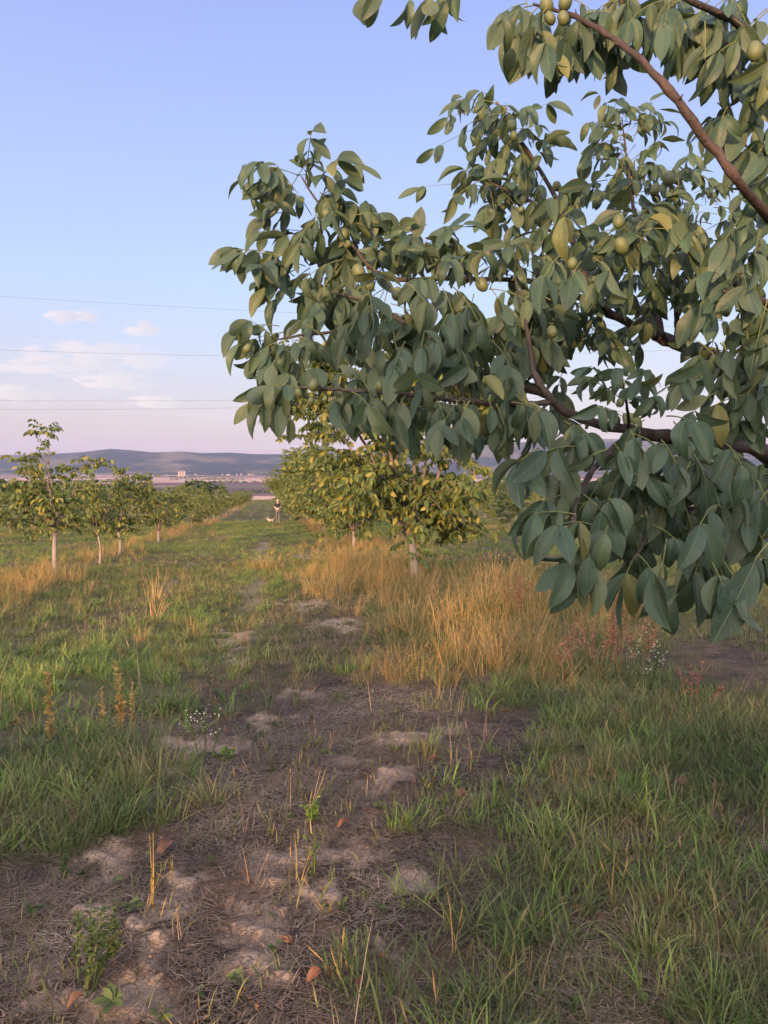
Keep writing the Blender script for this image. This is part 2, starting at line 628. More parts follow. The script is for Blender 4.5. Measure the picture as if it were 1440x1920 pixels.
def grass_mat(name, stops, transl=0.3, rough=0.6, tip=None, patch=0.12):
    """blade colour: a ramp over a random value per tuft and blade, shifted in patches over the ground"""
    m, nt = new_mat(name)
    t = NT(nt)
    rnd = t.n('ShaderNodeObjectInfo')
    geo = t.n('ShaderNodeNewGeometry')
    isl = geo.outputs['Random Per Island']
    pn = t.noise(geo.outputs['Position'], 0.9, 3)
    v = t.math('ADD', t.math('MULTIPLY', rnd.outputs['Random'], 0.35), t.math('MULTIPLY', isl, 0.45))
    v = t.math('ADD', v, t.rng(pn, 0.3, 0.7, -patch, patch + 0.2), clamp=True)
    c = t.ramp(v, stops)
    if tip:
        uv = t.n('ShaderNodeSeparateXYZ')
        nt.links.new(t.n('ShaderNodeTexCoord').outputs['UV'], uv.inputs[0])
        c = t.mix(t.rng(uv.outputs[1], 0.45, 1.0, 0.0, 0.6), c, tip)
    b = t.bsdf(c, rough, 0.3)
    tr = t.n('ShaderNodeBsdfTranslucent')
    t.put(tr.inputs[0], c)
    mx = t.n('ShaderNodeMixShader')
    mx.inputs[0].default_value = transl
    nt.links.new(b, mx.inputs[1])
    nt.links.new(tr.outputs[0], mx.inputs[2])
    t.out(mx.outputs[0])
    return m


def bark_mat(name, c0, c1, scale=14):
    m, nt = new_mat(name)
    t = NT(nt)
    tcn = t.n('ShaderNodeTexCoord')
    mp = t.n('ShaderNodeMapping')
    nt.links.new(tcn.outputs['Object'], mp.inputs[0])
    mp.inputs['Scale'].default_value = (1, 1, 0.35)
    a = t.noise(mp.outputs[0], scale, 6, 0.65)
    b = t.noise(tcn.outputs['Object'], scale * 5, 4)
    c = t.mix(t.rng(a, 0.3, 0.7), c0, c1)
    c = t.mix(t.rng(b, 0.62, 0.72, 0, 0.5), c, tuple(v * 0.4 for v in c0))
    t.out(t.bsdf(c, 0.75, 0.35, t.bump(t.math('ADD', a, t.math('MULTIPLY', b, 0.5)), 1.0, 0.010)))
    return m


M = {}
M['leaf'] = leaf_mat('walnut_leaf', (0.055, 0.102, 0.064), (0.016, 0.040, 0.033), (0.19, 0.18, 0.05), 0.95, rough=0.47, spec=0.4)
M['leaf_small'] = leaf_mat('walnut_leaf_far', (0.120, 0.155, 0.045), (0.046, 0.080, 0.032), (0.30, 0.25, 0.065), 0.74, veins=False, transl=0.35, rough=0.55, spec=0.3)
M['leaf_wood'] = leaf_mat('woodland_leaf', (0.05, 0.08, 0.03), (0.025, 0.045, 0.022), (0.12, 0.11, 0.04), 0.8, veins=False, transl=0.2, spec=0.2)
M['stalk'] = plain('leaf_stalk_green', (0.12, 0.14, 0.05), 0.6)
M['bark_dark'] = bark_mat('walnut_bark', (0.024, 0.020, 0.020), (0.066, 0.055, 0.051), 22)
M['bark_red'] = bark_mat('young_limb_bark', (0.024, 0.017, 0.017), (0.064, 0.042, 0.038), 22)
M['bark_mid'] = bark_mat('orchard_limb_bark', (0.095, 0.078, 0.07), (0.20, 0.17, 0.15), 12)
M['bark_pale'] = bark_mat('pale_trunk_bark', (0.14, 0.125, 0.12), (0.30, 0.27, 0.255), 10)

# walnut husk
m, nt = new_mat('walnut_husk')
t = NT(nt)
oc = t.n('ShaderNodeTexCoord').outputs['Object']
n_a = t.noise(oc, 45, 4)
n_b = t.noise(oc, 160, 2)
c = t.mix(n_a, (0.062, 0.085, 0.036), (0.105, 0.125, 0.054))
c = t.mix(t.rng(n_b, 0.60, 0.70, 0, 0.55), c, (0.20, 0.19, 0.10))
c = t.mix(t.rng(t.noise(oc, 22, 2), 0.64, 0.70, 0, 0.8), c, (0.045, 0.03, 0.02))
t.out(t.bsdf(c, 0.5, 0.4, t.bump(n_b, 0.25, 0.002)))
M['husk'] = m

GREEN = [(0.0, (0.045, 0.075, 0.030)), (0.3, (0.085, 0.125, 0.045)), (0.55, (0.135, 0.165, 0.060)), (0.78, (0.24, 0.22, 0.10)), (1.0, (0.42, 0.33, 0.19))]
BRIGHT = [(0.0, (0.085, 0.150, 0.040)), (0.4, (0.145, 0.245, 0.056)), (0.78, (0.24, 0.30, 0.076)), (1.0, (0.42, 0.37, 0.16))]
GOLD = [(0.0, (0.12, 0.125, 0.045)), (0.3, (0.28, 0.20, 0.075)), (0.65, (0.46, 0.31, 0.125)), (0.88, (0.50, 0.29, 0.14)), (1.0, (0.42, 0.19, 0.11))]
MIXED = [(0.0, (0.060, 0.095, 0.032)), (0.35, (0.105, 0.135, 0.045)), (0.65, (0.19, 0.18, 0.070)), (1.0, (0.36, 0.27, 0.13))]
STRAW = [(0.0, (0.042, 0.031, 0.024)), (0.35, (0.105, 0.078, 0.056)), (0.7, (0.20, 0.152, 0.108)), (1.0, (0.47, 0.37, 0.26))]
M['g_green'] = grass_mat('grass_green', GREEN)
M['g_bright'] = grass_mat('grass_fresh', BRIGHT)
M['g_gold'] = grass_mat('grass_dry_gold', GOLD, transl=0.3)
M['g_mixed'] = grass_mat('grass_mixed', MIXED)
M['g_straw'] = grass_mat('straw_grey', STRAW, transl=0.05)
M['g_pale'] = grass_mat('grass_bleached', [(0.0, (0.22, 0.16, 0.10)), (1.0, (0.48, 0.35, 0.24))])

# ground
m, nt = new_mat('orchard_soil')
t = NT(nt)
geo = t.n('ShaderNodeNewGeometry')
P = geo.outputs['Position']
att = t.n('ShaderNodeAttribute', attribute_name='cover')
sp = t.n('ShaderNodeSeparateColor')
nt.links.new(att.outputs['Color'], sp.inputs[0])
sx = t.n('ShaderNodeSeparateXYZ')
nt.links.new(P, sx.inputs[0])
n_f = t.noise(P, 34, 6, 0.7)
n_m = t.noise(P, 6, 5, 0.6)
n_l = t.noise(P, 0.5, 5, 0.6)
mulch = t.mix(t.rng(n_f, 0.35, 0.7), (0.085, 0.058, 0.038), (0.200, 0.142, 0.094))
soil = t.mix(t.rng(n_m, 0.3, 0.7), (0.32, 0.240, 0.178), (0.44, 0.335, 0.25))
soil = t.mix(t.rng(n_f, 0.55, 0.8, 0, 0.6), soil, (0.20, 0.145, 0.105))
vc = t.n('ShaderNodeTexVoronoi', feature='DISTANCE_TO_EDGE')
vc.inputs['Scale'].default_value = 15.0
wv = t.n('ShaderNodeVectorMath', operation='ADD')
nt.links.new(P, wv.inputs[0])
wn_ = t.n('ShaderNodeTexNoise')
wn_.inputs['Scale'].default_value = 9.0
wn_.inputs['Detail'].default_value = 4
nt.links.new(P, wn_.inputs['Vector'])
ws = t.n('ShaderNodeVectorMath', operation='SCALE')
nt.links.new(wn_.outputs['Color'], ws.inputs[0])
ws.inputs['Scale'].default_value = 0.12
nt.links.new(ws.outputs[0], wv.inputs[1])
nt.links.new(wv.outputs[0], vc.inputs['Vector'])
crack = t.rng(vc.outputs['Distance'], 0.0, 0.05, 0.75, 0.0)
crack = t.math('MULTIPLY', crack, t.rng(n_m, 0.42, 0.6))
soil = t.mix(crack, soil, (0.09, 0.065, 0.05))
soil = t.mix(t.rng(t.noise(P, 120, 3, 0.7), 0.52, 0.68, 0.0, 0.45), soil, (0.17, 0.125, 0.095))
bare_f = t.rng(t.math('ADD', sp.outputs[0], t.math('ADD', t.math('MULTIPLY', t.math('SUBTRACT', n_f, 0.5), 1.1), t.math('MULTIPLY', t.math('SUBTRACT', n_m, 0.5), 0.6))), 0.20, 0.80)
n_p = t.noise(P, 2.2, 4, 0.6)
mulch = t.mix(t.rng(n_p, 0.38, 0.62), (0.046, 0.035, 0.029), mulch)
near_c = t.mix(bare_f, mulch, soil)
grn = t.mix(t.rng(n_m, 0.3, 0.7), (0.060, 0.100, 0.030), (0.135, 0.155, 0.048))
near_c = t.mix(t.math('MULTIPLY', sp.outputs[1], 0.85), near_c, grn)
gold = t.mix(t.rng(n_m, 0.3, 0.7), (0.17, 0.125, 0.06), (0.32, 0.22, 0.11))
near_c = t.mix(t.math('MULTIPLY', sp.outputs[2], 0.8), near_c, gold)
# the valley: long strips of stubble, ploughland and green
mp = t.n('ShaderNodeMapping')
nt.links.new(P, mp.inputs[0])
mp.inputs['Scale'].default_value = (0.00035, 0.0042, 0)
mp.inputs['Rotation'].default_value = (0, 0, R(4))
vo = t.n('ShaderNodeTexVoronoi', feature='F1')
nt.links.new(mp.outputs[0], vo.inputs['Vector'])
vo.inputs['Scale'].default_value = 1.0
vcol = t.n('ShaderNodeSeparateColor')
nt.links.new(vo.outputs['Color'], vcol.inputs[0])
fields = t.ramp(vcol.outputs[0], [(0.0, (0.10, 0.06, 0.06)), (0.25, (0.36, 0.24, 0.19)), (0.45, (0.13, 0.085, 0.075)), (0.6, (0.46, 0.31, 0.24)), (0.78, (0.10, 0.10, 0.06)), (0.9, (0.52, 0.36, 0.29))])
for e in nt.nodes:
    if e.bl_idname == 'ShaderNodeValToRGB':
        e.color_ramp.interpolation = 'CONSTANT'
farf = t.rng(sx.outputs[1], 230.0, 420.0)
slope_c = t.mix(n_l, (0.12, 0.10, 0.055), (0.22, 0.16, 0.10))
fields = t.mix(t.rng(sx.outputs[1], 650, 900), slope_c, fields)
c = t.mix(farf, near_c, fields)
nrm = t.bump(t.math('ADD', t.math('SUBTRACT', n_f, t.math('MULTIPLY', crack, 0.6)), t.math('MULTIPLY', t.noise(P, 110, 3), 0.6)), 0.9, 0.02)
t.out(t.bsdf(c, 0.95, 0.15, nrm))
M['ground'] = m

# hills
m, nt = new_mat('hill_woods')
t = NT(nt)
P = t.n('ShaderNodeNewGeometry').outputs['Position']
a = t.noise(P, 0.0016, 6, 0.6)
b = t.noise(P, 0.006, 4)
c = t.mix(t.rng(a, 0.49, 0.58), (0.014, 0.020, 0.020), (0.13, 0.105, 0.065))
c = t.mix(t.rng(b, 0.66, 0.72, 0, 0.7), c, (0.40, 0.26, 0.18))
c = t.mix(t.rng(t.noise(P, 0.03, 3), 0.4, 0.6, 0, 0.5), c, (0.02, 0.028, 0.018))
t.out(t.bsdf(c, 0.95, 0.1))
M['hills'] = m

# ------------------------------------------------------------------ ground sheet
def build_ground():
    ang = []
    a = -180.0
    while a < 180.0:
        ang.append(a)
        c_ = abs(a - math.degrees(YAW))
        a += 0.26 if c_ < 31 else (1.2 if c_ < 50 else 6.0)
    ang = np.radians(np.array(ang))
    r = [0.5]
    while r[-1] < 14000:
        q = r[-1]
        r.append(q * (1.009 if 1.8 < q < 6 else (1.016 if q < 40 else 1.03)))
    r = np.array(r)
    na, nr = len(ang), len(r)
    X = (r[:, None] * np.sin(ang)[None, :]).ravel()
    Y = (r[:, None] * np.cos(ang)[None, :]).ravel()
    Z = gz(X, Y)
    col = np.zeros((len(X), 4), dtype=np.float32)
    col[:, 3] = 1
    k = (np.hypot(X, Y) < 420) & (Y > -30)
    x, y = X[k], Y[k]
    m = cover(x, y)
    rel = m['bare']
    grass = np.clip(np.maximum.reduce([m['left_bright'], m['left_tall'], m['right'], m['clump']]), 0, 1)
    dry = np.clip(np.maximum.reduce([m['gold'], m['gold_far'], m['strip']]), 0, 1)
    general = sstep(6, 9, y) * (1 - m['mulch']) * (1 - m['darkpath']) * (1 - m['leftpath'])
    gf = np.clip(0.45 * grass + general * (0.35 + 0.5 * m['lane_green']), 0, 1) * (1 - 0.75 * m['thin'])
    # lumps: soil pressed into tread ridges in the wheel tracks, crumbly elsewhere
    near = 1 - sstep(8, 20, y)
    ridge = np.sin((y * 0.80 + x * 0.55) * 2 * math.pi / 0.17 + 3.5 * fbm(x * 2, y * 2, 2))
    lump = fbm(x * 5.5, y * 5.5, 4) - 0.5
    Z2 = Z[k] + near * (rel * (0.001 + 0.013 * ridge) + 0.04 * lump * (0.4 + 0.6 * m['mulch']) + 0.03 * (fbm(x * 17, y * 17, 2) - 0.5) * m['mulch'])
    Z[k] = Z2
    col[k, 0] = rel
    col[k, 1] = gf * (1 - rel * 0.8)
    col[k, 2] = dry * (1 - rel * 0.5) * (0.55 + 0.45 * sstep(10, 30, y))
    V = np.stack([X, Y, Z], 1)
    i = np.arange(nr - 1)[:, None] * na
    j = np.arange(na)[None, :]
    jn = (j + 1) % na
    q = np.stack([i + j, i + na + j, i + na + jn, i + jn], -1).reshape(-1, 4)
    # close the hole under the camera
    V = np.concatenate([V, [[0, 0, gz1(0, 0)]]])
    col = np.concatenate([col, [[0, 0.3, 0, 1]]])
    jj = np.arange(na)
    t3 = np.stack([jj, (jj + 1) % na, np.full(na, nr * na)], 1)
    o = mesh_np('ground', V, [q, t3], [M['ground']], smooth=True, col=col)
    tag(o, kind='structure')
    return o


build_ground()


def ground_mask_height(x, y):
    return gz(x, y)


# ------------------------------------------------------------------ hills on the horizon
def build_hills():
    prof = np.array([(-900, 848), (-500, 838), (-200, 858), (0, 853), (60, 852), (130, 849), (170, 846), (210, 842), (250, 845), (290, 849), (340, 847), (380, 850), (430, 849),
                     (480, 852), (540, 852), (620, 848), (700, 842), (800, 838), (900, 834), (1000, 828), (1130, 822), (1250, 826), (1400, 832), (1700, 846), (2200, 850)], float)
    azs = np.radians(np.linspace(-62, 62, 420)) + YAW
    pxs = 720 + F * np.tan(azs - YAW)
    top = np.interp(pxs, prof[:, 0], prof[:, 1])
    D0, D1, D2 = 6200.0, 9300.0, 13500.0
    nd = 46
    rows = []
    for kd in range(nd):
        tt = kd / (nd - 1)
        D = D0 + (D2 - D0) * tt
        ridge_h = (880 - top) / F * D1 + 1.6
        s = sstep(0.0, (D1 - D0) / (D2 - D0), tt) if D <= D1 else 1 - 0.5 * sstep((D1 - D0) / (D2 - D0), 1.0, tt)
        D_ = D / np.cos(azs - YAW)
        x, y = D_ * np.sin(azs), D_ * np.cos(azs)
        n = fbm(x * 0.0007 + 3, y * 0.0007, 5) - 0.5
        fade = math.sin(math.pi * min(1, tt / 0.46)) if D <= D1 else 0
        # a lower front range of hills with spurs
        front = 95 * np.clip(fbm(x * 0.0011 + 40, y * 0.0005, 4) - 0.25, 0, 1) * math.exp(-((D - 7300) / 500) ** 2)
        z = -48 + (ridge_h + 48) * s ** 1.25 + n * 230 * fade + front
        z = np.minimum(z, (ridge_h + 3) * D / D1) if D < D1 else np.minimum(z, ridge_h)
        rows.append(np.stack([x, y, z], 1))
    V = np.concatenate(rows)
    na = len(azs)
    i = np.arange(nd - 1)[:, None] * na
    j = np.arange(na - 1)[None, :]
    q = np.stack([i + j, i + j + 1, i + na + j + 1, i + na + j], -1).reshape(-1, 4)
    o = mesh_np('hills', V, [q], [M['hills']], smooth=True)
    tag(o, kind='structure')


build_hills()

# ------------------------------------------------------------------ leaves
def leaflet_template(nl=7, curv=0.25, fold=0.12, width=0.46, twist=0.0, wave=0.0):
    """one walnut leaflet, unit length along +y, upper face +z; returns verts, quads, tris, uv"""
    V, uv, f4, f3 = [], [], [], []
    V.append((0, 0, 0))
    uv.append((0.5, 0))
    for i in range(1, nl):
        s = i / nl
        hw = 0.5 * width * (math.sin(math.pi * s ** 0.94) ** 0.74)
        if s > 0.86:
            hw *= 1 - 0.30 * ((s - 0.86) / 0.14)
        # curve along an arc
        yy = math.sin(curv * 2 * s) / (curv * 2) if curv > 1e-3 else s
        zz = -(1 - math.cos(curv * 2 * s)) / (curv * 2) if curv > 1e-3 else 0
        tw = twist * s
        for u in (-1, -0.5, 0, 0.5, 1):
            x = u * hw
            z = zz + fold * abs(u) * hw * 2 + wave * hw * math.sin(s * 11 + (2 if u > 0 else 0)) * abs(u)
            V.append((x * math.cos(tw), yy, z + x * math.sin(tw)))
            uv.append((0.5 + 0.5 * u * hw / (0.5 * width), s))
    yy = math.sin(curv * 2) / (curv * 2)
    zz = -(1 - math.cos(curv * 2)) / (curv * 2)
    V.append((0, yy, zz))
    uv.append((0.5, 1))
    tip = len(V) - 1
    for k in range(4):
        f3.append((0, 1 + k + 1, 1 + k))
        b = 1 + (nl - 2) * 5
        f3.append((b + k, b + k + 1, tip))
    for i in range(nl - 2):
        b = 1 + i * 5
        for k in range(4):
            f4.append((b + k, b + k + 1, b + 5 + k + 1, b + 5 + k))
    return np.array(V) * np.array([0.9, 1, 1]), np.array(f4), np.array(f3), np.array(uv)


LT = [leaflet_template(9, c_, f_, w_, t_, wv) for (c_, f_, w_, t_, wv) in
      [(0.10, 0.10, 0.42, 0.0, 0.05), (0.30, 0.16, 0.45, 0.2, 0.10), (0.50, 0.22, 0.40, -0.25, 0.12), (0.20, 0.30, 0.44, 0.35, 0.06),
       (0.75, 0.14, 0.38, 0.0, 0.15), (0.15, 0.05, 0.50, -0.15, 0.08), (0.40, 0.40, 0.46, -0.4, 0.1), (0.95, 0.20, 0.40, 0.5, 0.1)]]


def orient(axis, normal):
    y = axis / (np.linalg.norm(axis) + 1e-9)
    z = normal - y * np.dot(normal, y)
    if np.linalg.norm(z) < 1e-3:
        z = np.array([0.3, 1.0, 0.1]) - y * np.dot(np.array([0.3, 1.0, 0.1]), y)
    z /= np.linalg.norm(z)
    x = np.cross(y, z)
    return np.stack([x, y, z], 1)          # columns


class Compound:
    """compound leaves: collects leaflet frames and stalk curves"""
    def __init__(self, rng):
        self.leaflets = []      # (origin, 3x3, length, template)
        self.stalks = []        # (pts, r0, r1)
        self.rng = rng

    def leaf(self, P0, P1, n=7, size=0.12, droop=0.9, face=None, sag=0.12, terminal=True):
        g = self.rng
        P0, P1 = np.array(P0, float), np.array(P1, float)
        d = P1 - P0
        Lr = np.linalg.norm(d) + 1e-6
        mid = 0.5 * (P0 + P1) + np.array([0, 0, sag * Lr])
        ts = np.linspace(0, 1, 6)[:, None]
        pts = (1 - ts) ** 2 * P0 + 2 * ts * (1 - ts) * mid + ts ** 2 * P1
        self.stalks.append((pts, 0.0024 * size / 0.12, 0.0012 * size / 0.12))
        npair = max(1, (n - 1) // 2)
        down = np.array([0, 0, -1.0])

        def curve(s):
            return (1 - s) ** 2 * P0 + 2 * s * (1 - s) * mid + s * s * P1, (2 * (1 - s) * (mid - P0) + 2 * s * (P1 - mid))
        for k in range(npair):
            s = 0.40 + 0.53 * (k / max(1, npair - 1)) if npair > 1 else 0.75
            p, tg = curve(s)
            tg = tg / (np.linalg.norm(tg) + 1e-9)
            side = np.cross(tg, np.array([0, 0, 1.0]))
            if np.linalg.norm(side) < 0.25:
                side = np.cross(tg, np.array([g.normal(), g.normal(), 0.2]))
            side /= np.linalg.norm(side)
            for sg in (-1, 1):
                if g.random() < 0.07:
                    continue
                dr = droop * g.uniform(0.2, 1.55)
                ax = sg * side * g.uniform(0.5, 0.9) + tg * g.uniform(0.25, 0.6) + down * dr + g.normal(0, 0.13, 3)
                self._one(p, ax, size * (0.72 + 0.28 * (k + 1) / npair) * g.uniform(0.82, 1.12), sg * side, face)
        if terminal:
            p, tg = curve(1.0)
            tg = tg / (np.linalg.norm(tg) + 1e-9)
            self._one(p, tg + down * droop * g.uniform(0.3, 0.9) + g.normal(0, 0.1, 3), size * g.uniform(1.05, 1.25), None, face)

    def _one(self, p, ax, L, side, face):
        g = self.rng
        nrm = np.array([0, 0, 0.7]) + g.normal(0, 0.6, 3)
        if side is not None:
            nrm = nrm + side * 0.35
        if face is not None:
            nrm = nrm + face * g.uniform(0.0, 1.1)
        self.leaflets.append((p, orient(ax, nrm), L, int(g.integers(0, len(LT)))))


def add_leaflets(mb, items):
    for (p, Rm, L, k) in items:
        V, f4, f3, uv = LT[k]
        mb.add(p + (V * L) @ Rm.T, f3, f4, uv)


# ------------------------------------------------------------------ the walnut tree in front
TREE_BASE = Vector((2.85, 3.45, 0))
TREE_BASE.z = gz1(2.85, 3.45)


def spline(P, rad, per=6):
    """Catmull-Rom through control points"""
    P = np.asarray(P, float)
    rad = np.asarray(rad, float)
    Q = np.concatenate([[2 * P[0] - P[1]], P, [2 * P[-1] - P[-2]]])
    out, ro = [], []
    for i in range(len(P) - 1):
        p0, p1, p2, p3 = Q[i], Q[i + 1], Q[i + 2], Q[i + 3]
        for s in np.linspace(0, 1, per, endpoint=False):
            out.append(0.5 * ((2 * p1) + (-p0 + p2) * s + (2 * p0 - 5 * p1 + 4 * p2 - p3) * s * s + (-p0 + 3 * p1 - 3 * p2 + p3) * s ** 3))
            ro.append(rad[i] * (1 - s) + rad[i + 1] * s)
    out.append(P[-1])
    ro.append(rad[-1])
    return np.array(out), np.array(ro)


def front_tree():
    root = empty('walnut_tree', TREE_BASE)
    tag(root, 'large walnut tree close by with green nuts, its boughs filling the upper right', 'tree')
    org = np.array(TREE_BASE)
    A = lambda x, y, d: np.array(at(x, y, d))
    fork = org + np.array([0.0, 0.0, 0.95])
    mb = MB()
    pts, rr = spline([org + (0.03, -0.02, -0.15), org + (0.0, 0.0, 0.3), fork, fork + (0.02, 0.03, 0.25)], [0.115, 0.095, 0.088, 0.07], 8)
    mb.tube(pts, rr * (1 + 0.05 * np.sin(np.arange(len(rr)) * 1.7)), 12)
    mb.build('trunk', M['bark_dark'], root, origin=org)

    def branch(ctrl, rad, mat='bark_dark', k=8):
        pts, rr = spline(ctrl, rad, 6)
        jit = RNG.normal(0, 1, pts.shape) * (rr[:, None] * 0.16)
        b_ = MB()
        rr = rr * (1 + RNG.normal(0, 0.07, len(rr)) + 0.18 * (RNG.random(len(rr)) < 0.18))
        b_.tube(pts + jit, rr, k)
        for _ in range(int(len(pts) * 0.5)):      # spurs and bud scars
            q = int(RNG.integers(2, len(pts) - 1))
            dv = RNG.normal(0, 1, 3)
            dv /= np.linalg.norm(dv)
            ln = rr[q] * RNG.uniform(1.2, 2.6)
            b_.tube([pts[q], pts[q] + dv * ln * 0.6, pts[q] + dv * ln + np.array([0, 0, 0.3 * ln])], [rr[q] * 0.5, rr[q] * 0.35, rr[q] * 0.15], 5)
        return b_.build('branch', M[mat], root, origin=org)
    # boughs traced from where the photograph shows them, each at its own distance
    branch([fork, A(1535, 930, 3.25), A(1440, 850, 2.75), A(1330, 830, 2.5), A(1180, 806, 2.35), A(1090, 785, 2.3), A(1030, 745, 2.25), A(1000, 690, 2.25), A(985, 600, 2.3), A(965, 520, 2.4)],
           [.062, .044, .030, .022, .0165, .0135, .0105, .008, .006, .003])
    branch([fork + (0, 0, .12), A(1510, 800, 3.45), A(1400, 705, 3.2), A(1300, 655, 3.05), A(1240, 630, 3.0), A(1180, 606, 2.95), A(1100, 562, 2.9), A(1000, 528, 2.85), A(850, 522, 2.8), A(720, 518, 2.75), A(650, 445, 2.8), A(588, 368, 2.8), A(565, 330, 2.8)],
           [.065, .046, .036, .029, .023, .017, .0125, .010, .0085, .0075, .0055, .004, .003])
    branch([fork + (0, 0, .2), A(1540, 560, 2.9), A(1420, 388, 2.0), A(1330, 270, 1.9), A(1240, 152, 1.9), A(1150, 72, 2.0), A(1080, 32, 2.1), A(1000, 8, 2.2)],
           [.055, .022, .0125, .0108, .0098, .0082, .0065, .0035], 'bark_red')
    branch([A(1040, 755, 2.26), A(930, 757, 2.2), A(850, 750, 2.15), A(720, 736, 2.1), A(600, 729, 2.15), A(535, 724, 2.2)], [.009, .0085, .0075, .006, .0045, .003])
    branch([A(1035, 748, 2.27), A(900, 695, 2.5), A(820, 642, 2.6), A(750, 602, 2.65), A(690, 566, 2.7), A(610, 545, 2.75)], [.012, .011, .010, .008, .006, .003])
    branch([A(760, 607, 2.63), A(645, 620, 2.5), A(570, 628, 2.45), A(515, 638, 2.45)], [.006, .0055, .0045, .003])
    branch([A(1110, 566, 2.9), A(1060, 410, 3.05), A(1010, 315, 3.1), A(958, 240, 3.1), A(930, 192, 3.1)], [.012, .010, .008, .006, .003], 'bark_red')
    branch([A(1055, 402, 3.05), A(985, 372, 3.0), A(905, 336, 3.0)], [.007, .006, .003])
    branch([A(1240, 632, 3.0), A(1215, 500, 3.2), A(1190, 400, 3.4), A(1178, 320, 3.45), A(1166, 222, 3.5)], [.017, .013, .009, .006, .003], 'bark_red')
    branch([A(1400, 707, 3.2), A(1390, 560, 3.0), A(1330, 480, 2.8), A(1230, 465, 2.5), A(1170, 450, 2.35)], [.016, .013, .010, .007, .004])
    branch([A(1270, 643, 3.03), A(1268, 590, 3.0), A(1262, 540, 2.9), A(1230, 500, 2.85)], [.014, .010, .006, .003])
    branch([A(1180, 806, 2.35), A(1175, 760, 2.2), A(1168, 720, 2.1)], [.006, .004, .002])
    branch([A(1190, 807, 2.35), A(1130, 860, 2.05), A(1085, 930, 1.85), A(1075, 1000, 1.75)], [.010, .008, .005, .003])
    branch([A(1330, 830, 2.5), A(1275, 905, 2.2), A(1225, 985, 1.95), A(1190, 1050, 1.8)], [.012, .009, .006, .003])
    branch([A(1535, 930, 3.25), A(1450, 1008, 2.2), A(1345, 1048, 1.95), A(1288, 1056, 1.85)], [.02, .012, .009, .004])
    branch([A(1345, 955, 2.2), A(1290, 955, 2.1), A(1225, 975, 2.0)], [.006, .005, .003], 'bark_red')
    branch([A(1540, 560, 2.9), A(1480, 200, 2.4), A(1400, 60, 2.15), A(1310, 10, 2.0), A(1230, -30, 1.95)], [.03, .014, .011, .008, .004])
    branch([A(1510, 800, 3.45), A(1470, 620, 2.6), A(1420, 560, 2.3), A(1350, 545, 2.2)], [.025, .013, .009, .004])
    branch([A(1150, 72, 2.25), A(1165, 10, 2.2), A(1180, -60, 2.15)], [.009, .007, .004])
    branch([A(1450, 855, 2.8), A(1460, 900, 2.3), A(1430, 930, 2.0), A(1400, 960, 1.9)], [.014, .010, .007, .003])

    cp = Compound(np.random.default_rng(21))
    face = -np.array(FWD)
    # compound leaves: stalk from -> to (where in the photograph), distance, leaflets, leaflet length
    SPEC = []

    def S(d, size, rows, droop=0.9):
        for r_ in rows:
            x0, y0, x1, y1 = r_[:4]
            n = r_[4] if len(r_) > 4 else 7
            SPEC.append((x0, y0, x1, y1, d, n, size * (1.0 if n == 1 or d == 2.8 else 0.86), droop))
    S(2.8, 0.114, [(548, 352, 484, 303), (572, 345, 583, 254, 7), (590, 352, 632, 298, 5), (602, 372, 648, 335, 5), (570, 378, 520, 346), (612, 402, 658, 392),
                   (562, 402, 500, 402, 5), (628, 432, 684, 418), (545, 484, 452, 474), (602, 472, 535, 442), (562, 502, 502, 540), (604, 502, 578, 556),
                   (652, 482, 622, 530), (640, 440, 650, 480), (590, 390, 600, 440), (660, 470, 700, 470, 5), (580, 420, 560, 460), (620, 520, 590, 570, 5),
                   (660, 520, 640, 560), (600, 360, 625, 400), (690, 520, 660, 565)], 0.95)
    S(2.4, 0.10, [(520, 637, 466, 600, 5), (520, 640, 452, 646, 3), (520, 640, 478, 668, 5), (560, 632, 602, 648, 5), (548, 640, 566, 676, 5), (530, 640, 505, 665, 5),
                  (600, 628, 560, 600, 5), (565, 632, 535, 660, 5)], 1.0)
    S(2.15, 0.10, [(562, 728, 505, 722, 5), (545, 728, 492, 760, 5), (598, 728, 665, 700, 5), (628, 735, 630, 752, 1), (540, 728, 520, 762, 5), (580, 729, 540, 700, 5)], 1.0)
    S(2.15, 0.108, [(690, 545, 698, 580, 5), (700, 570, 655, 610, 5), (720, 545, 690, 620, 5), (760, 530, 800, 570), (830, 540, 850, 590, 5), (870, 560, 900, 610, 5), (800, 610, 790, 650, 5),
                    (760, 640, 740, 690), (860, 650, 880, 690, 5), (920, 540, 950, 590), (940, 640, 960, 690), (720, 640, 705, 690, 5), (840, 590, 815, 640, 5)], 1.2)
    S(2.0, 0.106, [(705, 738, 690, 765, 5), (760, 742, 740, 780, 5), (820, 750, 835, 790, 5), (880, 752, 865, 785, 5), (930, 756, 945, 795, 5), (985, 752, 990, 790, 5), (800, 748, 780, 700, 5),
                   (900, 752, 910, 705, 5), (960, 754, 1010, 770, 5), (855, 750, 870, 800, 5), (730, 738, 765, 790, 5), (660, 735, 690, 760, 3)], 1.2)
    S(2.65, 0.116, [(745, 500, 762, 440, 5), (790, 508, 728, 425, 5), (800, 505, 838, 432), (850, 515, 885, 468), (900, 522, 955, 462), (780, 512, 800, 450, 5), (930, 524, 905, 470, 5),
                    (840, 520, 800, 470, 5), (700, 510, 720, 450, 5), (880, 520, 850, 480, 5), (960, 526, 1000, 480, 5), (760, 515, 790, 480, 5)], 0.9)
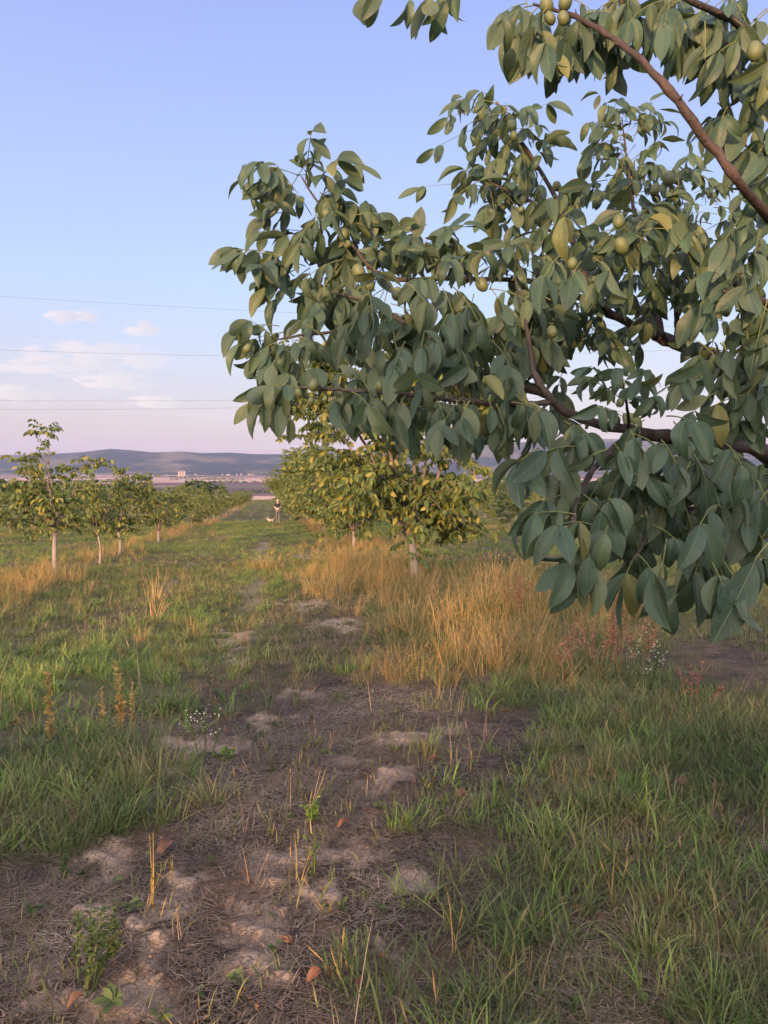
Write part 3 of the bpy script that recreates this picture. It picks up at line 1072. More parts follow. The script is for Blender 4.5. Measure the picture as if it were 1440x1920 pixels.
    S(2.3, 0.118, [(1070, 392, 1058, 405, 1), (1090, 490, 1072, 520, 3), (1110, 485, 1145, 510, 5), (1150, 452, 1180, 500, 5), (1205, 482, 1225, 520, 5), (1205, 432, 1262, 430, 5), (1262, 402, 1290, 440, 5),
                  (1300, 482, 1335, 520, 5), (1165, 452, 1120, 430, 5), (1000, 600, 990, 650), (985, 560, 1005, 600, 5), (1010, 690, 1030, 640, 5), (990, 620, 950, 600, 5),
                  (1230, 465, 1190, 440, 5), (1180, 452, 1215, 410, 5), (1050, 480, 1020, 520, 5)], 1.05)
    S(2.9, 0.118, [(1130, 590, 1130, 630, 5), (1105, 565, 1085, 620, 5), (1190, 608, 1160, 640, 3), (1060, 550, 1045, 610), (1040, 545, 1070, 590, 5), (1240, 560, 1215, 590, 5),
                  (1150, 590, 1120, 560, 5), (1245, 540, 1285, 560, 5), (1000, 530, 1030, 490, 5), (1260, 545, 1240, 500, 5), (1110, 520, 1150, 540, 5), (1090, 560, 1060, 640, 5)])
    S(2.1, 0.122, [(1312, 660, 1312, 672, 1), (1355, 640, 1372, 690, 5), (1400, 620, 1405, 660, 5), (1350, 548, 1310, 575, 5), (1420, 560, 1390, 600, 5), (1370, 548, 1340, 510, 5),
                   (1425, 430, 1415, 480, 5), (1440, 700, 1400, 740), (1345, 735, 1300, 775, 5), (1390, 500, 1400, 540, 5), (1440, 560, 1420, 640, 5), (1440, 640, 1440, 700, 5),
                   (1400, 740, 1340, 760, 5), (1400, 400, 1360, 450, 5)], 1.1)
    S(2.1, 0.085, [(1165, 748, 1100, 712, 7), (1165, 740, 1200, 716, 7), (1165, 780, 1120, 760, 5), (1270, 720, 1225, 745, 5), (1168, 720, 1160, 690, 3), (1300, 690, 1275, 720, 5)], 0.9)
    S(3.05, 0.12, [(932, 194, 868, 186, 5), (930, 192, 952, 212, 5), (942, 212, 872, 236, 5), (950, 236, 884, 282), (962, 258, 930, 300), (992, 290, 945, 345), (1002, 312, 1034, 268, 5),
                   (908, 336, 852, 370, 5), (908, 340, 912, 395, 5), (932, 350, 965, 385, 5), (1000, 380, 962, 425), (985, 372, 955, 340, 5), (970, 250, 1010, 235, 5), (1020, 330, 1000, 380, 5),
                   (940, 205, 925, 240, 5), (980, 280, 985, 325, 5), (1050, 395, 1015, 430, 5), (1060, 415, 1090, 460, 5), (950, 230, 985, 200, 5), (900, 338, 870, 318, 5)])
    S(2.15, 0.122, [(1000, 10, 940, 42, 5), (1012, 10, 968, 70, 5), (1032, 32, 990, 80, 5), (1060, 40, 1044, 110, 5), (1082, 42, 1102, 90, 5), (1112, 60, 1140, 100, 5), (1132, 66, 1172, 90, 3),
                    (1062, 22, 1085, 40, 5), (1150, 2, 1112, 25, 5), (1242, 2, 1180, 40, 5), (1030, 10, 1000, 50, 5), (1090, 40, 1060, 70, 5), (1100, 20, 1145, 25, 5), (1170, -20, 1200, 30, 5)], 1.15)
    S(2.05, 0.126, [(1400, -20, 1332, 50, 5), (1440, 20, 1385, 80, 5), (1330, 0, 1290, 60, 5), (1322, 40, 1322, 112, 3), (1400, 80, 1368, 140, 5), (1440, 120, 1420, 160, 5), (1422, 200, 1390, 230, 5),
                   (1442, 250, 1402, 285, 5), (1365, 200, 1352, 225, 3), (1262, -10, 1245, 50, 5), (1310, 10, 1270, 90, 5), (1440, 60, 1440, 120, 5), (1350, 30, 1395, 50, 5), (1400, 70, 1345, 100, 5),
                   (1290, 0, 1250, 20, 5), (1460, 200, 1440, 300, 5), (1460, 320, 1420, 350, 5)], 1.15)
    S(3.45, 0.11, [(1166, 222, 1140, 198, 5), (1166, 222, 1200, 198, 5), (1172, 252, 1236, 206), (1172, 262, 1112, 276), (1178, 300, 1102, 300), (1182, 302, 1240, 262), (1182, 322, 1232, 308),
                   (1190, 342, 1250, 340), (1182, 352, 1132, 358), (1282, 332, 1292, 290, 5), (1302, 362, 1342, 350), (1195, 380, 1150, 395), (1200, 400, 1250, 390), (1160, 240, 1130, 240, 5),
                   (1175, 280, 1165, 320, 5), (1195, 390, 1175, 430), (1260, 340, 1300, 320, 5), (1210, 430, 1255, 420), (1330, 380, 1380, 400, 5)], 0.85)
    S(1.85, 0.122, [(1140, 842, 1068, 878, 5), (1105, 842, 1025, 846, 3), (1182, 806, 1190, 826, 3), (1150, 830, 1165, 850, 3), (1240, 825, 1268, 870, 5), (1160, 890, 1140, 940, 5), (1200, 890, 1240, 905, 5),
                   (1180, 950, 1200, 1040, 5), (1112, 985, 1045, 985, 5), (1280, 940, 1300, 1000, 5), (1340, 950, 1312, 985, 5), (1400, 880, 1380, 930, 5), (1440, 920, 1402, 975, 5),
                   (1300, 850, 1320, 890, 5), (1360, 832, 1390, 870, 5), (1010, 840, 975, 870, 5), (1060, 790, 1085, 815, 5), (1250, 780, 1300, 792, 3), (1225, 985, 1265, 1010, 5), (1090, 925, 1130, 960, 5),
                   (1420, 900, 1440, 950, 5), (1330, 900, 1350, 950, 5), (1230, 960, 1180, 985, 5), (1270, 900, 1235, 950, 5)], 1.15)
    S(1.75, 0.130, [(1085, 1030, 1072, 1062, 5), (1195, 1040, 1225, 1075, 3), (1290, 1058, 1262, 1120, 3), (1332, 1050, 1352, 1090, 3), (1310, 1055, 1300, 1085, 3), (1140, 985, 1135, 1000, 3)], 1.1)
    S(1.75, 0.17, [(1440, 1020, 1415, 1052, 1)], 1.3)
    S(2.3, 0.13, [(880, -60, 800, 2, 5), (880, -60, 835, 0, 3), (740, -45, 700, -12, 1)], 1.0)
    gd = np.random.default_rng(15)
    for sp_ in list(SPEC):
        x0, y0, x1, y1, d, n, size, droop = sp_
        if n < 3:
            continue
        p_ = 0.9 if (x0 < 1000 and y0 < 800) else (0.9 if y0 < 780 else 0.55)
        for rep_ in range(3):
            if gd.random() < p_ * (1.0, 0.6, 0.4)[rep_]:
                j = gd.normal(0, 16, 4)
                SPEC.append((x0 + j[0], y0 + j[1], x1 + j[2] * 1.6, y1 + j[3] * 0.9, d + gd.uniform(0.08, 0.34), n if n > 5 else 5, size * gd.uniform(0.85, 1.05), droop))
    S(1.8, 0.125, [(1085, 925, 1020, 940, 5), (1080, 965, 1000, 962, 5), (1095, 1010, 1068, 1070, 3), (1090, 1000, 1110, 1060, 3), (1250, 1010, 1240, 1080, 3), (1190, 1045, 1170, 1090, 3),
                   (1350, 1045, 1385, 1100, 3), (1400, 970, 1440, 1030, 3)], 1.1)
    gf = np.random.default_rng(43)
    SKY = [(1125, 645, 1310, 770), (1180, 610, 1300, 660), (1020, 205, 1130, 300), (1120, 90, 1260, 200), (1090, 815, 1250, 850), (560, 590, 650, 625), (500, 560, 560, 600)]
    for (xa, ya, xb, yb, n_, d0, d1) in ((690, 500, 1060, 780, 38, 2.3, 2.95), (1000, 350, 1450, 640, 34, 2.4, 3.1), (1110, 850, 1450, 1000, 26, 2.0, 2.8), (1290, 560, 1450, 820, 20, 2.2, 2.9), (470, 380, 700, 760, 10, 2.5, 2.9)):
        k_ = 0
        while k_ < n_:
            x, y = gf.uniform(xa, xb), gf.uniform(ya, yb)
            if any(a_ - 10 < x < c_ + 10 and b_ - 55 < y < e_ + 5 for a_, b_, c_, e_ in SKY):
                continue
            ang = gf.uniform(0, 2 * math.pi)
            SPEC.append((x, y, x + 70 * math.cos(ang), y + 35 * math.sin(ang) + 15, gf.uniform(d0, d1), 7, 0.10, gf.uniform(0.3, 1.2)))
            k_ += 1
    # the far side of the crown, seen between the near leaves
    gg = np.random.default_rng(5)
    WIN = [(1130, 650, 1300, 765), (990, 690, 1090, 740), (1340, 0, 1345, 5), (1100, 100, 1280, 230), (1020, 215, 1120, 300), (1080, 810, 1250, 880)]
    nb = 0
    while nb < 95:
        x, y, d = gg.uniform(960, 1560), gg.uniform(330, 1000), gg.uniform(3.1, 4.6)
        if any(a_ - 25 < x < c_ + 25 and b_ - 35 < y < e_ + 20 for a_, b_, c_, e_ in WIN):
            continue
        if y > 900 and x < 1250 or (x < 1050 and y > 830):
            continue
        ang = gg.uniform(0, 2 * math.pi)
        SPEC.append((x, y, x + 75 * math.cos(ang), y + 30 * math.sin(ang) + 20, d, 7, 0.115, 0.9))
        nb += 1
    for (x0, y0, x1, y1, d, n, size, droop) in SPEC:
        dd = d + RNG.normal(0, 0.05)
        P0 = A(x0, y0, dd + 0.03)
        P1 = A(x1, y1, dd - RNG.uniform(-0.04, 0.10))
        cp.leaf(P0, P1, n, size * RNG.uniform(0.92, 1.08), droop, face, sag=0.10)
    # stalks (thin green leaf stalks): one part
    st = MB()
    for (pts, r0, r1) in cp.stalks:
        st.tube(pts, np.linspace(r0, r1, len(pts)), 4, cap=False)
    o = st.build('leaf_stalks', M['stalk'], root, origin=org)
    o['kind'] = 'stuff'
    # the leaflets that show largest are single leaves, the rest one mass
    meshes = []
    for V, f4, f3, uv in LT:
        tmp = mesh_np('leaf', V, [f4, f3], [M['leaf']], uv=uv, smooth=True, link=False)
        meshes.append(tmp.data)
        bpy.data.objects.remove(tmp)
    def visible_size(it):
        p, Rm, L, k = it
        v = p + Rm[:, 1] * L * 0.5 - np.array(CAM)
        d = v @ np.array(FWD)
        x, y = 720 + F * (v @ np.array(RGT)) / d, 960 - F * (v @ np.array(UPV)) / d
        inside = (-30 < x < 1470) and (-30 < y < 1950)
        facing = abs(Rm[:, 2] @ (v / np.linalg.norm(v)))
        return (L / d) * (0.35 + facing) * (1 if inside else 0.01)
    items = sorted(cp.leaflets, key=visible_size, reverse=True)
    for (p, Rm, L, k) in items[:300]:
        lo = bpy.data.objects.new('leaf', meshes[k])
        COL.objects.link(lo)
        lo.parent = root
        mat = Matrix(((Rm[0, 0] * L, Rm[0, 1] * L, Rm[0, 2] * L, p[0] - org[0]), (Rm[1, 0] * L, Rm[1, 1] * L, Rm[1, 2] * L, p[1] - org[1]),
                      (Rm[2, 0] * L, Rm[2, 1] * L, Rm[2, 2] * L, p[2] - org[2]), (0, 0, 0, 1)))
        lo.matrix_basis = mat
    rest = MB()
    add_leaflets(rest, items[300:])
    o = rest.build('foliage', M['leaf'], root, origin=org)
    o['kind'] = 'stuff'
    # green nuts
    nm = MB()
    nm.ball((0, 0, 0), 1.0, 14, 10, (0.93, 0.93, 1.06))
    nv = nm.v[0]
    nv += (np.stack([fbm(nv[:, 0] * 3 + 9, nv[:, 2] * 3, 2), fbm(nv[:, 1] * 3, nv[:, 2] * 3 + 5, 2), fbm(nv[:, 0] * 3, nv[:, 1] * 3 + 7, 2)], 1) - 0.5) * 0.10
    nut = nm.build('walnut', M['husk'], link=False)
    NUTS = [(673, 512, 2.62, 17), (692, 533, 2.62, 14), (745, 551, 2.5, 14), (903, 533, 2.55, 14), (1160, 415, 2.25, 15), (1165, 461, 2.25, 17), (1073, 494, 2.25, 12), (1255, 335, 2.9, 14), (1228, 356, 2.9, 12),
            (1035, 622, 2.15, 13), (1415, 96, 1.95, 18), (612, 400, 2.75, 11), (645, 440, 2.75, 12), (652, 458, 2.72, 9), (464, 653, 2.35, 10), (588, 722, 2.08, 12), (560, 737, 2.1, 9), (583, 753, 2.1, 9),
            (960, 236, 3.0, 11), (963, 254, 3.0, 9), (1044, 349, 2.95, 10), (1056, 360, 2.95, 11), (980, 375, 2.95, 8), (977, 393, 2.95, 7), (1025, 10, 2.1, 16), (1060, 5, 2.1, 16), (1031, 34, 2.1, 13), (1056, 34, 2.08, 14),
            (1286, 515, 2.9, 9), (1300, 524, 2.9, 10), (1360, 584, 2.15, 11), (1285, 627, 2.9, 9), (1293, 1054, 1.78, 14), (1163, 755, 2.05, 9), (712, 724, 2.05, 10), (825, 737, 2.05, 11), (1422, 480, 2.6, 9), (1272, 717, 2.9, 10), (1300, 690, 2.9, 11)]
    for (x, y, d, rp) in NUTS:
        c = nut.copy()
        COL.objects.link(c)
        c.name = 'walnut'
        c.parent = root
        c.location = Vector(A(x, y, d) - org)
        r_ = 0.9 * rp * d / F
        c.scale = (r_ * random.uniform(0.9, 1.0), r_ * random.uniform(0.9, 1.0), r_ * random.uniform(1.0, 1.14))
        c.rotation_euler = (random.uniform(-.5, .5), random.uniform(-.5, .5), random.uniform(0, 6))
    bpy.data.objects.remove(nut)
    return root


front_tree()

# ------------------------------------------------------------------ orchard trees
def make_orchard_mesh(seed, height, radius, lean=(0, 0), fork=0.8, nlimb=5, leader=False, dens=1.0, low=0.5, size=0.135, trunk_r=0.075):
    """returns (trunk object, branches object list, crown object) unlinked, base at origin"""
    g = np.random.default_rng(seed)
    trunk = MB()
    tp, tr = spline([(0, 0, -0.15), (0.02 * g.normal(), 0.02 * g.normal(), fork * 0.5), (lean[0] * 0.05, lean[1] * 0.05, fork), (lean[0] * 0.06, lean[1] * 0.06, fork + 0.12)],
                    [trunk_r * 1.25, trunk_r, trunk_r * 0.9, trunk_r * 0.7], 5)
    trunk.tube(tp, tr, 9)
    limbs, ends = [], []
    f0 = np.array([lean[0] * 0.05, lean[1] * 0.05, fork])
    a0 = g.uniform(0, 6.28)
    for i in range(nlimb + (1 if leader else 0)):
        top = leader and i == nlimb
        a = a0 + i * 2 * math.pi / nlimb + g.normal(0, 0.25)
        rr = radius * g.uniform(0.75, 1.1)
        hh = height * g.uniform(0.72, 0.9)
        if top:
            rr, hh = 0.15 * radius, height * 0.97
        dirh = np.array([math.cos(a), math.sin(a), 0])
        off = np.array([lean[0], lean[1], 0])
        p1 = f0 + dirh * rr * 0.28 + off * 0.2 + (0, 0, (hh - fork) * 0.30)
        p2 = f0 + dirh * rr * 0.58 + off * 0.6 + (0, 0, (hh - fork) * 0.66)
        p3 = f0 + dirh * rr * 0.85 + off + (0, 0, (hh - fork) * 1.0)
        lp, lr = spline([f0, p1, p2, p3], [trunk_r * 0.62, trunk_r * 0.42, trunk_r * 0.25, trunk_r * 0.08], 5)
        lp = lp + g.normal(0, 0.02, lp.shape) * np.linspace(0, 1, len(lp))[:, None]
        b = MB()
        b.tube(lp, lr, 6)
        ends.append((lp[-1], lp[-1] - lp[-3]))
        nsub = int(9 * dens) if not top else 6
        for s in range(nsub):
            k = int(g.uniform(0.14, 0.98) * (len(lp) - 1))
            q0 = lp[k]
            aa = a + g.normal(0, 1.1)
            ln = radius * g.uniform(0.32, 0.62) * (1.15 - 0.4 * k / len(lp))
            dv = np.array([math.cos(aa), math.sin(aa), g.uniform(-0.45, 0.55)])
            if q0[2] < fork + 0.5 * (height - fork) * 0.6:
                dv[2] = g.uniform(-0.75, 0.3)
            q2 = q0 + dv * ln
            q2[2] = max(q2[2], low + g.uniform(0, 0.9) ** 1.5)
            q1 = 0.5 * (q0 + q2) + (0, 0, 0.12 * ln)
            sp_, sr_ = spline([q0, q1, q2], [lr[k] * 0.55 + 0.004, 0.009, 0.004], 4)
            b.tube(sp_, sr_, 4)
            for e in (0.45, 0.72, 1.0):
                ends.append((sp_[int(e * (len(sp_) - 1))], q2 - q0))
        limbs.append(b)
    # leaves
    Vs, Fs, n = [], [], 0
    tv = np.array([(0, 0, 0), (-0.21, 0.34, 0.05), (0, 0.42, -0.02), (0.21, 0.34, 0.05), (-0.17, 0.72, -0.02), (0, 0.76, -0.09), (0.17, 0.72, -0.02), (0, 1.0, -0.20)])
    tf = np.array([(0, 2, 1), (0, 3, 2), (1, 2, 5), (1, 5, 4), (2, 3, 6), (2, 6, 5), (4, 5, 7), (5, 6, 7)])
    cp = Compound(g)
    for (p, dv) in ends:
        for _ in range(int(g.integers(3, 6) * dens + 0.5)):
            a = g.uniform(0, 6.28)
            dd = np.array([math.cos(a), math.sin(a), g.uniform(-0.35, 0.5)]) + 0.35 * dv / (np.linalg.norm(dv) + 1e-6)
            dd = dd / np.linalg.norm(dd) * g.uniform(0.20, 0.36)
            P1 = p + dd
            if P1[2] < low - 0.1:
                continue
            cp.leaf(p, P1, 7, size * g.uniform(0.8, 1.15), 0.85, None)
    for (p, Rm, L, k) in cp.leaflets:
        Vs.append(p + (tv * L * np.array([1.15, 1, 1])) @ Rm.T)
        Fs.append(tf + n)
        n += len(tv)
    tr_o = trunk.build('trunk', M['bark_pale'], link=False)
    br = []
    for b in limbs:
        br.append(b.build('branch', M['bark_mid'], link=False))
    cr_o = mesh_np('crown', np.concatenate(Vs), [np.concatenate(Fs)], [M['leaf_small']], smooth=False, link=False)
    return tr_o, br, cr_o


def make_tree(proto, x, y, rz, sc, label, group=None, with_branches=True):
    tr_o, br, cr_o = proto
    root = empty('walnut_tree', (x, y, gz1(x, y)))
    root.rotation_euler = (0, 0, rz)
    root.scale = sc if isinstance(sc, tuple) else (sc, sc, sc)
    tag(root, label, 'tree', group)
    for p in [tr_o] + (br if with_branches else []) + [cr_o]:
        c = p.copy()
        COL.objects.link(c)
        c.parent = root
    return root


PA = make_orchard_mesh(1, 4.4, 2.05, lean=(-0.75, -0.1), fork=0.55, nlimb=7, dens=1.75, low=0.42, size=0.125, trunk_r=0.075)
PB = make_orchard_mesh(12, 3.25, 0.85, fork=0.95, nlimb=4, leader=True, dens=0.72, low=0.95, size=0.125, trunk_r=0.05)
PC = make_orchard_mesh(3, 2.9, 1.2, fork=0.7, nlimb=5, dens=0.85, low=0.6, size=0.13, trunk_r=0.04)
PD = make_orchard_mesh(4, 3.6, 1.5, fork=0.5, nlimb=5, dens=1.0, low=0.38, size=0.14, trunk_r=0.055)
PE = make_orchard_mesh(5, 3.0, 1.5, fork=0.42, nlimb=6, dens=0.9, low=0.28, size=0.15, trunk_r=0.05)
PF = make_orchard_mesh(6, 2.7, 1.15, lean=(0.2, 0.1), fork=0.5, nlimb=4, leader=True, dens=0.8, low=0.35, size=0.14, trunk_r=0.045)

ORD = ['first', 'second', 'third', 'fourth', 'fifth', 'sixth', 'seventh', 'eighth', 'ninth', 'tenth', 'eleventh', 'twelfth', 'thirteenth', 'fourteenth',
       'fifteenth', 'sixteenth', 'seventeenth', 'eighteenth', 'nineteenth', 'twentieth']


def orchard():
    rg = random.Random(11)
    make_tree(PA, 2.9, 15.4, 0.0, (1.1, 1.1, 1.3), 'spreading sunlit walnut tree with forked pale trunk in golden grass', 'orchard trees right of the lane')
    make_tree(PB, -4.40, 16.8, 2.2, 1.0, 'tall thin young walnut tree with a leafy leader on a slim whitish trunk', 'orchard trees left of the lane')
    make_tree(PC, -4.4, 20.9, 1.0, (0.62, 0.62, 1.0), 'young walnut with a rounded tuft top close behind the tall thin one', 'orchard trees left of the lane')
    make_tree(PC, -4.55, 24.4, 0.3, (1.0, 1.0, 0.98), 'bushy young walnut on a thin pale trunk, next along the left row', 'orchard trees left of the lane')
    y, k = 31.5, 2
    while y < 172:
        p = rg.choice([PC, PD, PE, PF, PF])
        s = rg.uniform(0.70, 0.92)
        if k < 8:
            lab = '%s bushy walnut tree counted along the row left of the grassy lane' % ORD[k]
        else:
            lab = 'far small walnut tree in the row left of the lane'
        make_tree(p, -4.6 + rg.gauss(0, 0.25), y, rg.uniform(0, 6.28), s, lab, 'orchard trees left of the lane')
        y += rg.uniform(6.8, 8.6)
        k += 1
    k = 1
    for y in (26.4, 33.1, 40.5, 47.0, 54.5, 62, 70, 78, 86, 95, 104, 114, 124, 135, 147, 160):
        p = rg.choice([PD, PD, PE, PA])
        s = rg.uniform(1.1, 1.35)
        lab = ('%s walnut tree in the row right of the lane, behind the forked one' % ORD[k]) if k < 7 else 'far walnut tree in the row right of the lane'
        make_tree(p, 2.85 + rg.gauss(0, 0.15), y, rg.uniform(0, 6.28), s, lab, 'orchard trees right of the lane')
        k += 1
    # outer rows
    make_tree(PD, 12.3, 38.7, 0.8, (0.85, 0.85, 0.8), 'round walnut tree with a whitish trunk standing in the next row to the right', 'outer orchard rows')
    for rx, y0, nm in ((-12.6, 22, 'second row left of the lane'), (-20.2, 26, 'third row left of the lane'), (-27.8, 40, 'fourth row left of the lane'),
                       (12.1, 47, 'second row right of the lane'), (19.8, 42, 'third row right of the lane'), (27.5, 50, 'fourth row right of the lane')):
        y, k = y0, 0
        while y < 165:
            p = rg.choice([PC, PD, PE, PF])
            make_tree(p, rx + rg.gauss(0, 0.3), y, rg.uniform(0, 6.28), rg.uniform(0.75, 1.0), ('%s walnut tree from the front in the %s' % (ORD[k], nm)) if k < 6 else ('far walnut tree in the ' + nm), 'outer orchard rows')
            k += 1
            y += rg.uniform(7.5, 10.5) if y < 90 else rg.uniform(12, 16)
    # trees behind the camera: they throw the evening shade over the foreground
    for (x, y, s, p) in SHADE_TREES:
        make_tree(p, x, y, rg.uniform(0, 6.28), s, 'walnut tree standing behind the viewpoint, out of the picture', 'orchard trees behind the viewpoint')


SHADE_TREES = [(-4.7, -4.0, (0.72, 0.72, 0.78), PA), (-4.7, -11.4, (0.72, 0.72, 1.0), PA), (-4.6, -14.4, (0.85, 0.85, 0.97), PA), (2.9, -5.0, 1.0, PD), (-5.2, -13.4, 1.1, PD)]
orchard()

# ------------------------------------------------------------------ woodland edge beyond the orchard
def woodland():
    g = np.random.default_rng(77)
    Vs, Fs, n = [], [], 0
    tf = np.array([(0, 1, 2), (0, 2, 3)])
    for i in range(170):
        y = g.uniform(215, 420)
        x = g.uniform(-0.62, 0.85) * y
        if abs(x - 0.0) < 6 and y < 260:
            continue
        z0 = float(base_z(y))
        r = g.uniform(2.5, 5.5)
        h = g.uniform(4.0, 8.5)
        nb = 240
        u = g.normal(0, 1, (nb, 3))
        u /= np.linalg.norm(u, axis=1)[:, None]
        lob = 0.75 + 0.5 * fbm(u[:, 0] * 2 + i, u[:, 2] * 2 + u[:, 1], 3)
        c = np.array([x, y, z0 + h * 0.5]) + u * np.array([r, r, h * 0.52]) * (lob * g.uniform(0.65, 1.05, nb))[:, None]
        c[:, 2] = np.maximum(c[:, 2], z0 + 0.2)
        a = g.normal(0, 1, (nb, 3))
        b = g.normal(0, 1, (nb, 3))
        s = g.uniform(0.4, 0.95, nb)[:, None]
        a = a / np.linalg.norm(a, axis=1)[:, None] * s
        b = np.cross(a, b)
        b = b / np.linalg.norm(b, axis=1)[:, None] * s * 0.7
        q = np.stack([c - a, c - b, c + a, c + b], 1).reshape(-1, 3)
        Vs.append(q)
        Fs.append((tf[None] + (np.arange(nb) * 4)[:, None, None]).reshape(-1, 3) + n)
        n += nb * 4
    o = mesh_np('woodland', np.concatenate(Vs), [np.concatenate(Fs)], [M['leaf_wood']])
    tag(o, 'dark belt of woodland and scrub between the orchard and the valley fields', 'woodland', kind='stuff')
    # lines of far hedges and trees in the valley
    Vs, Fs, n = [], [], 0
    for i in range(60):
        y = g.uniform(1300, 5600)
        x0 = g.uniform(-0.7, 0.9) * y
        ln = g.uniform(80, 500)
        for k in range(int(ln / 14)):
            x = x0 + k * 14 + g.normal(0, 3)
            yy = y + k * g.normal(0, 0.6) + g.normal(0, 3)
            hh = g.uniform(3, 9)
            nb = 14
            c = np.array([x, yy, -46 + hh * 0.5]) + g.normal(0, 1, (nb, 3)) * np.array([4, 4, hh * 0.28])
            a = g.normal(0, 1, (nb, 3)) * 2.2
            b = np.cross(a, g.normal(0, 1, (nb, 3)))
            b = b / (np.linalg.norm(b, axis=1)[:, None] + 1e-6) * 2.0
            Vs.append(np.stack([c - a, c - b, c + a, c + b], 1).reshape(-1, 3))
            Fs.append((tf[None] + (np.arange(nb) * 4)[:, None, None]).reshape(-1, 3) + n)
            n += nb * 4
    o = mesh_np('valley_hedges', np.concatenate(Vs), [np.concatenate(Fs)], [M['leaf_wood']])
    tag(o, 'faint lines of hedges and trees between the pink valley fields', 'hedges', kind='stuff')


woodland()

# ------------------------------------------------------------------ grass
LIB = bpy.data.collections.new('grass_library')        # holds tuft meshes only, never linked to the scene


def tuft(name, mat, g, nb, hmin, hmax, spread, lean, width, bend=0.5, seg=3, head=0.0, flat=False):
    Vs, Fs, UV, n = [], [], [], 0
    for _ in range(nb):
        a = g.uniform(0, 6.28)
        r = spread * math.sqrt(g.random())
        p = np.array([r * math.cos(a), r * math.sin(a), -0.01])
        h = g.uniform(hmin, hmax)
        la = a + g.normal(0, 0.9)
        out = np.array([math.cos(la), math.sin(la), 0])
        l0 = lean * g.uniform(0.2, 1.2)
        w = width * g.uniform(0.7, 1.3)
        wd = np.array([-math.sin(la + g.normal(0, .6)), math.cos(la + g.normal(0, .6)), 0])
        bd = bend * g.uniform(0.3, 1.3)
        pts = []
        q = p.copy()
        for s in range(seg + 1):
            pts.append(q.copy())
            th = l0 + bd * (s / seg) ** 1.5 * 1.6
            if flat:
                th = math.pi / 2 - g.uniform(-0.12, 0.16)
            q = q + (h / seg) * (out * math.sin(th) + np.array([0, 0, math.cos(th)]))
            if flat:
                q[2] = max(q[2], 0.003)
        if flat:
            for s in range(len(pts)):
                pts[s][2] = max(0.004, pts[s][2]) + g.uniform(0, 0.012)
        V, uv = [], []
        for s in range(seg):
            ww = w * (1 - 0.55 * (s / seg))
            V += [pts[s] - wd * ww * 0.5, pts[s] + wd * ww * 0.5]
            uv += [(0, s / seg), (1, s / seg)]
        V.append(pts[seg])
        uv.append((0.5, 1))
        F_ = []
        for s in range(seg - 1):
            b = 2 * s
            F_ += [(b, b + 1, b + 3), (b, b + 3, b + 2)]
        b = 2 * (seg - 1)
        F_.append((b, b + 1, b + 2))
        if head and g.random() < head:
            # a seed head: a spindle of two crossed diamonds on the blade's tip
            t_ = pts[seg]
            dv = pts[seg] - pts[seg - 1]
            dv = dv / (np.linalg.norm(dv) + 1e-9)
            hl = g.uniform(0.04, 0.09)
            hw = g.uniform(0.002, 0.0042)
            for wv in (wd, np.cross(dv, wd)):
                k0 = len(V)
                V += [t_ - dv * 0.01, t_ + dv * hl * 0.4 + wv * hw, t_ + dv * hl, t_ + dv * hl * 0.4 - wv * hw]
                uv += [(0, 1)] * 4
                F_ += [(k0, k0 + 1, k0 + 2), (k0, k0 + 2, k0 + 3)]
        Vs.append(np.array(V))
        UV += uv
        Fs.append(np.array(F_) + n)
        n += len(V)
    o = mesh_np(name, np.concatenate(Vs), [np.concatenate(Fs)], [mat], uv=np.array(UV), link=False)
    return o


def library(prefix, makers):
    c = bpy.data.collections.new(prefix)
    for i, mk in enumerate(makers):
        o = mk
        o.name = '%s_%02d' % (prefix, i)
        c.objects.link(o)
    return c


gl = np.random.default_rng(99)
L_GREEN = library('tuft_green', [tuft('t', M['g_green'], gl, 30, 0.08, 0.30, 0.085, 0.85, 0.0068, 0.9, 4) for _ in range(5)] +
                  [tuft('t', M['g_mixed'], gl, 24, 0.10, 0.32, 0.085, 0.8, 0.0055, 0.8, 4, 0.06) for _ in range(4)])
L_BRIGHT = library('tuft_fresh', [tuft('t', M['g_bright'], gl, 38, 0.06, 0.22, 0.085, 0.7, 0.0066, 0.85, 4) for _ in range(5)])
L_GOLD = library('tuft_gold', [tuft('t', M['g_gold'], gl, 20, 0.16, 0.66, 0.11, 0.32, 0.0055, 0.6, 4, 0.45) for _ in range(6)] +
                 [tuft('t', M['g_mixed'], gl, 30, 0.16, 0.42, 0.10, 0.45, 0.005, 0.7, 4) for _ in range(4)])
L_SHORT = library('tuft_short', [tuft('t', M['g_mixed'], gl, 22, 0.03, 0.12, 0.10, 0.6, 0.0045, 0.7, 3) for _ in range(4)] +
                  [tuft('t', M['g_green'], gl, 22, 0.03, 0.10, 0.10, 0.7, 0.005, 0.7, 3) for _ in range(2)])
L_STRAW = library('straw', [tuft('t', M['g_straw'], gl, 20, 0.03, 0.15, 0.14, 1.0, 0.0042, 0.1, 2, 0, True) for _ in range(6)])
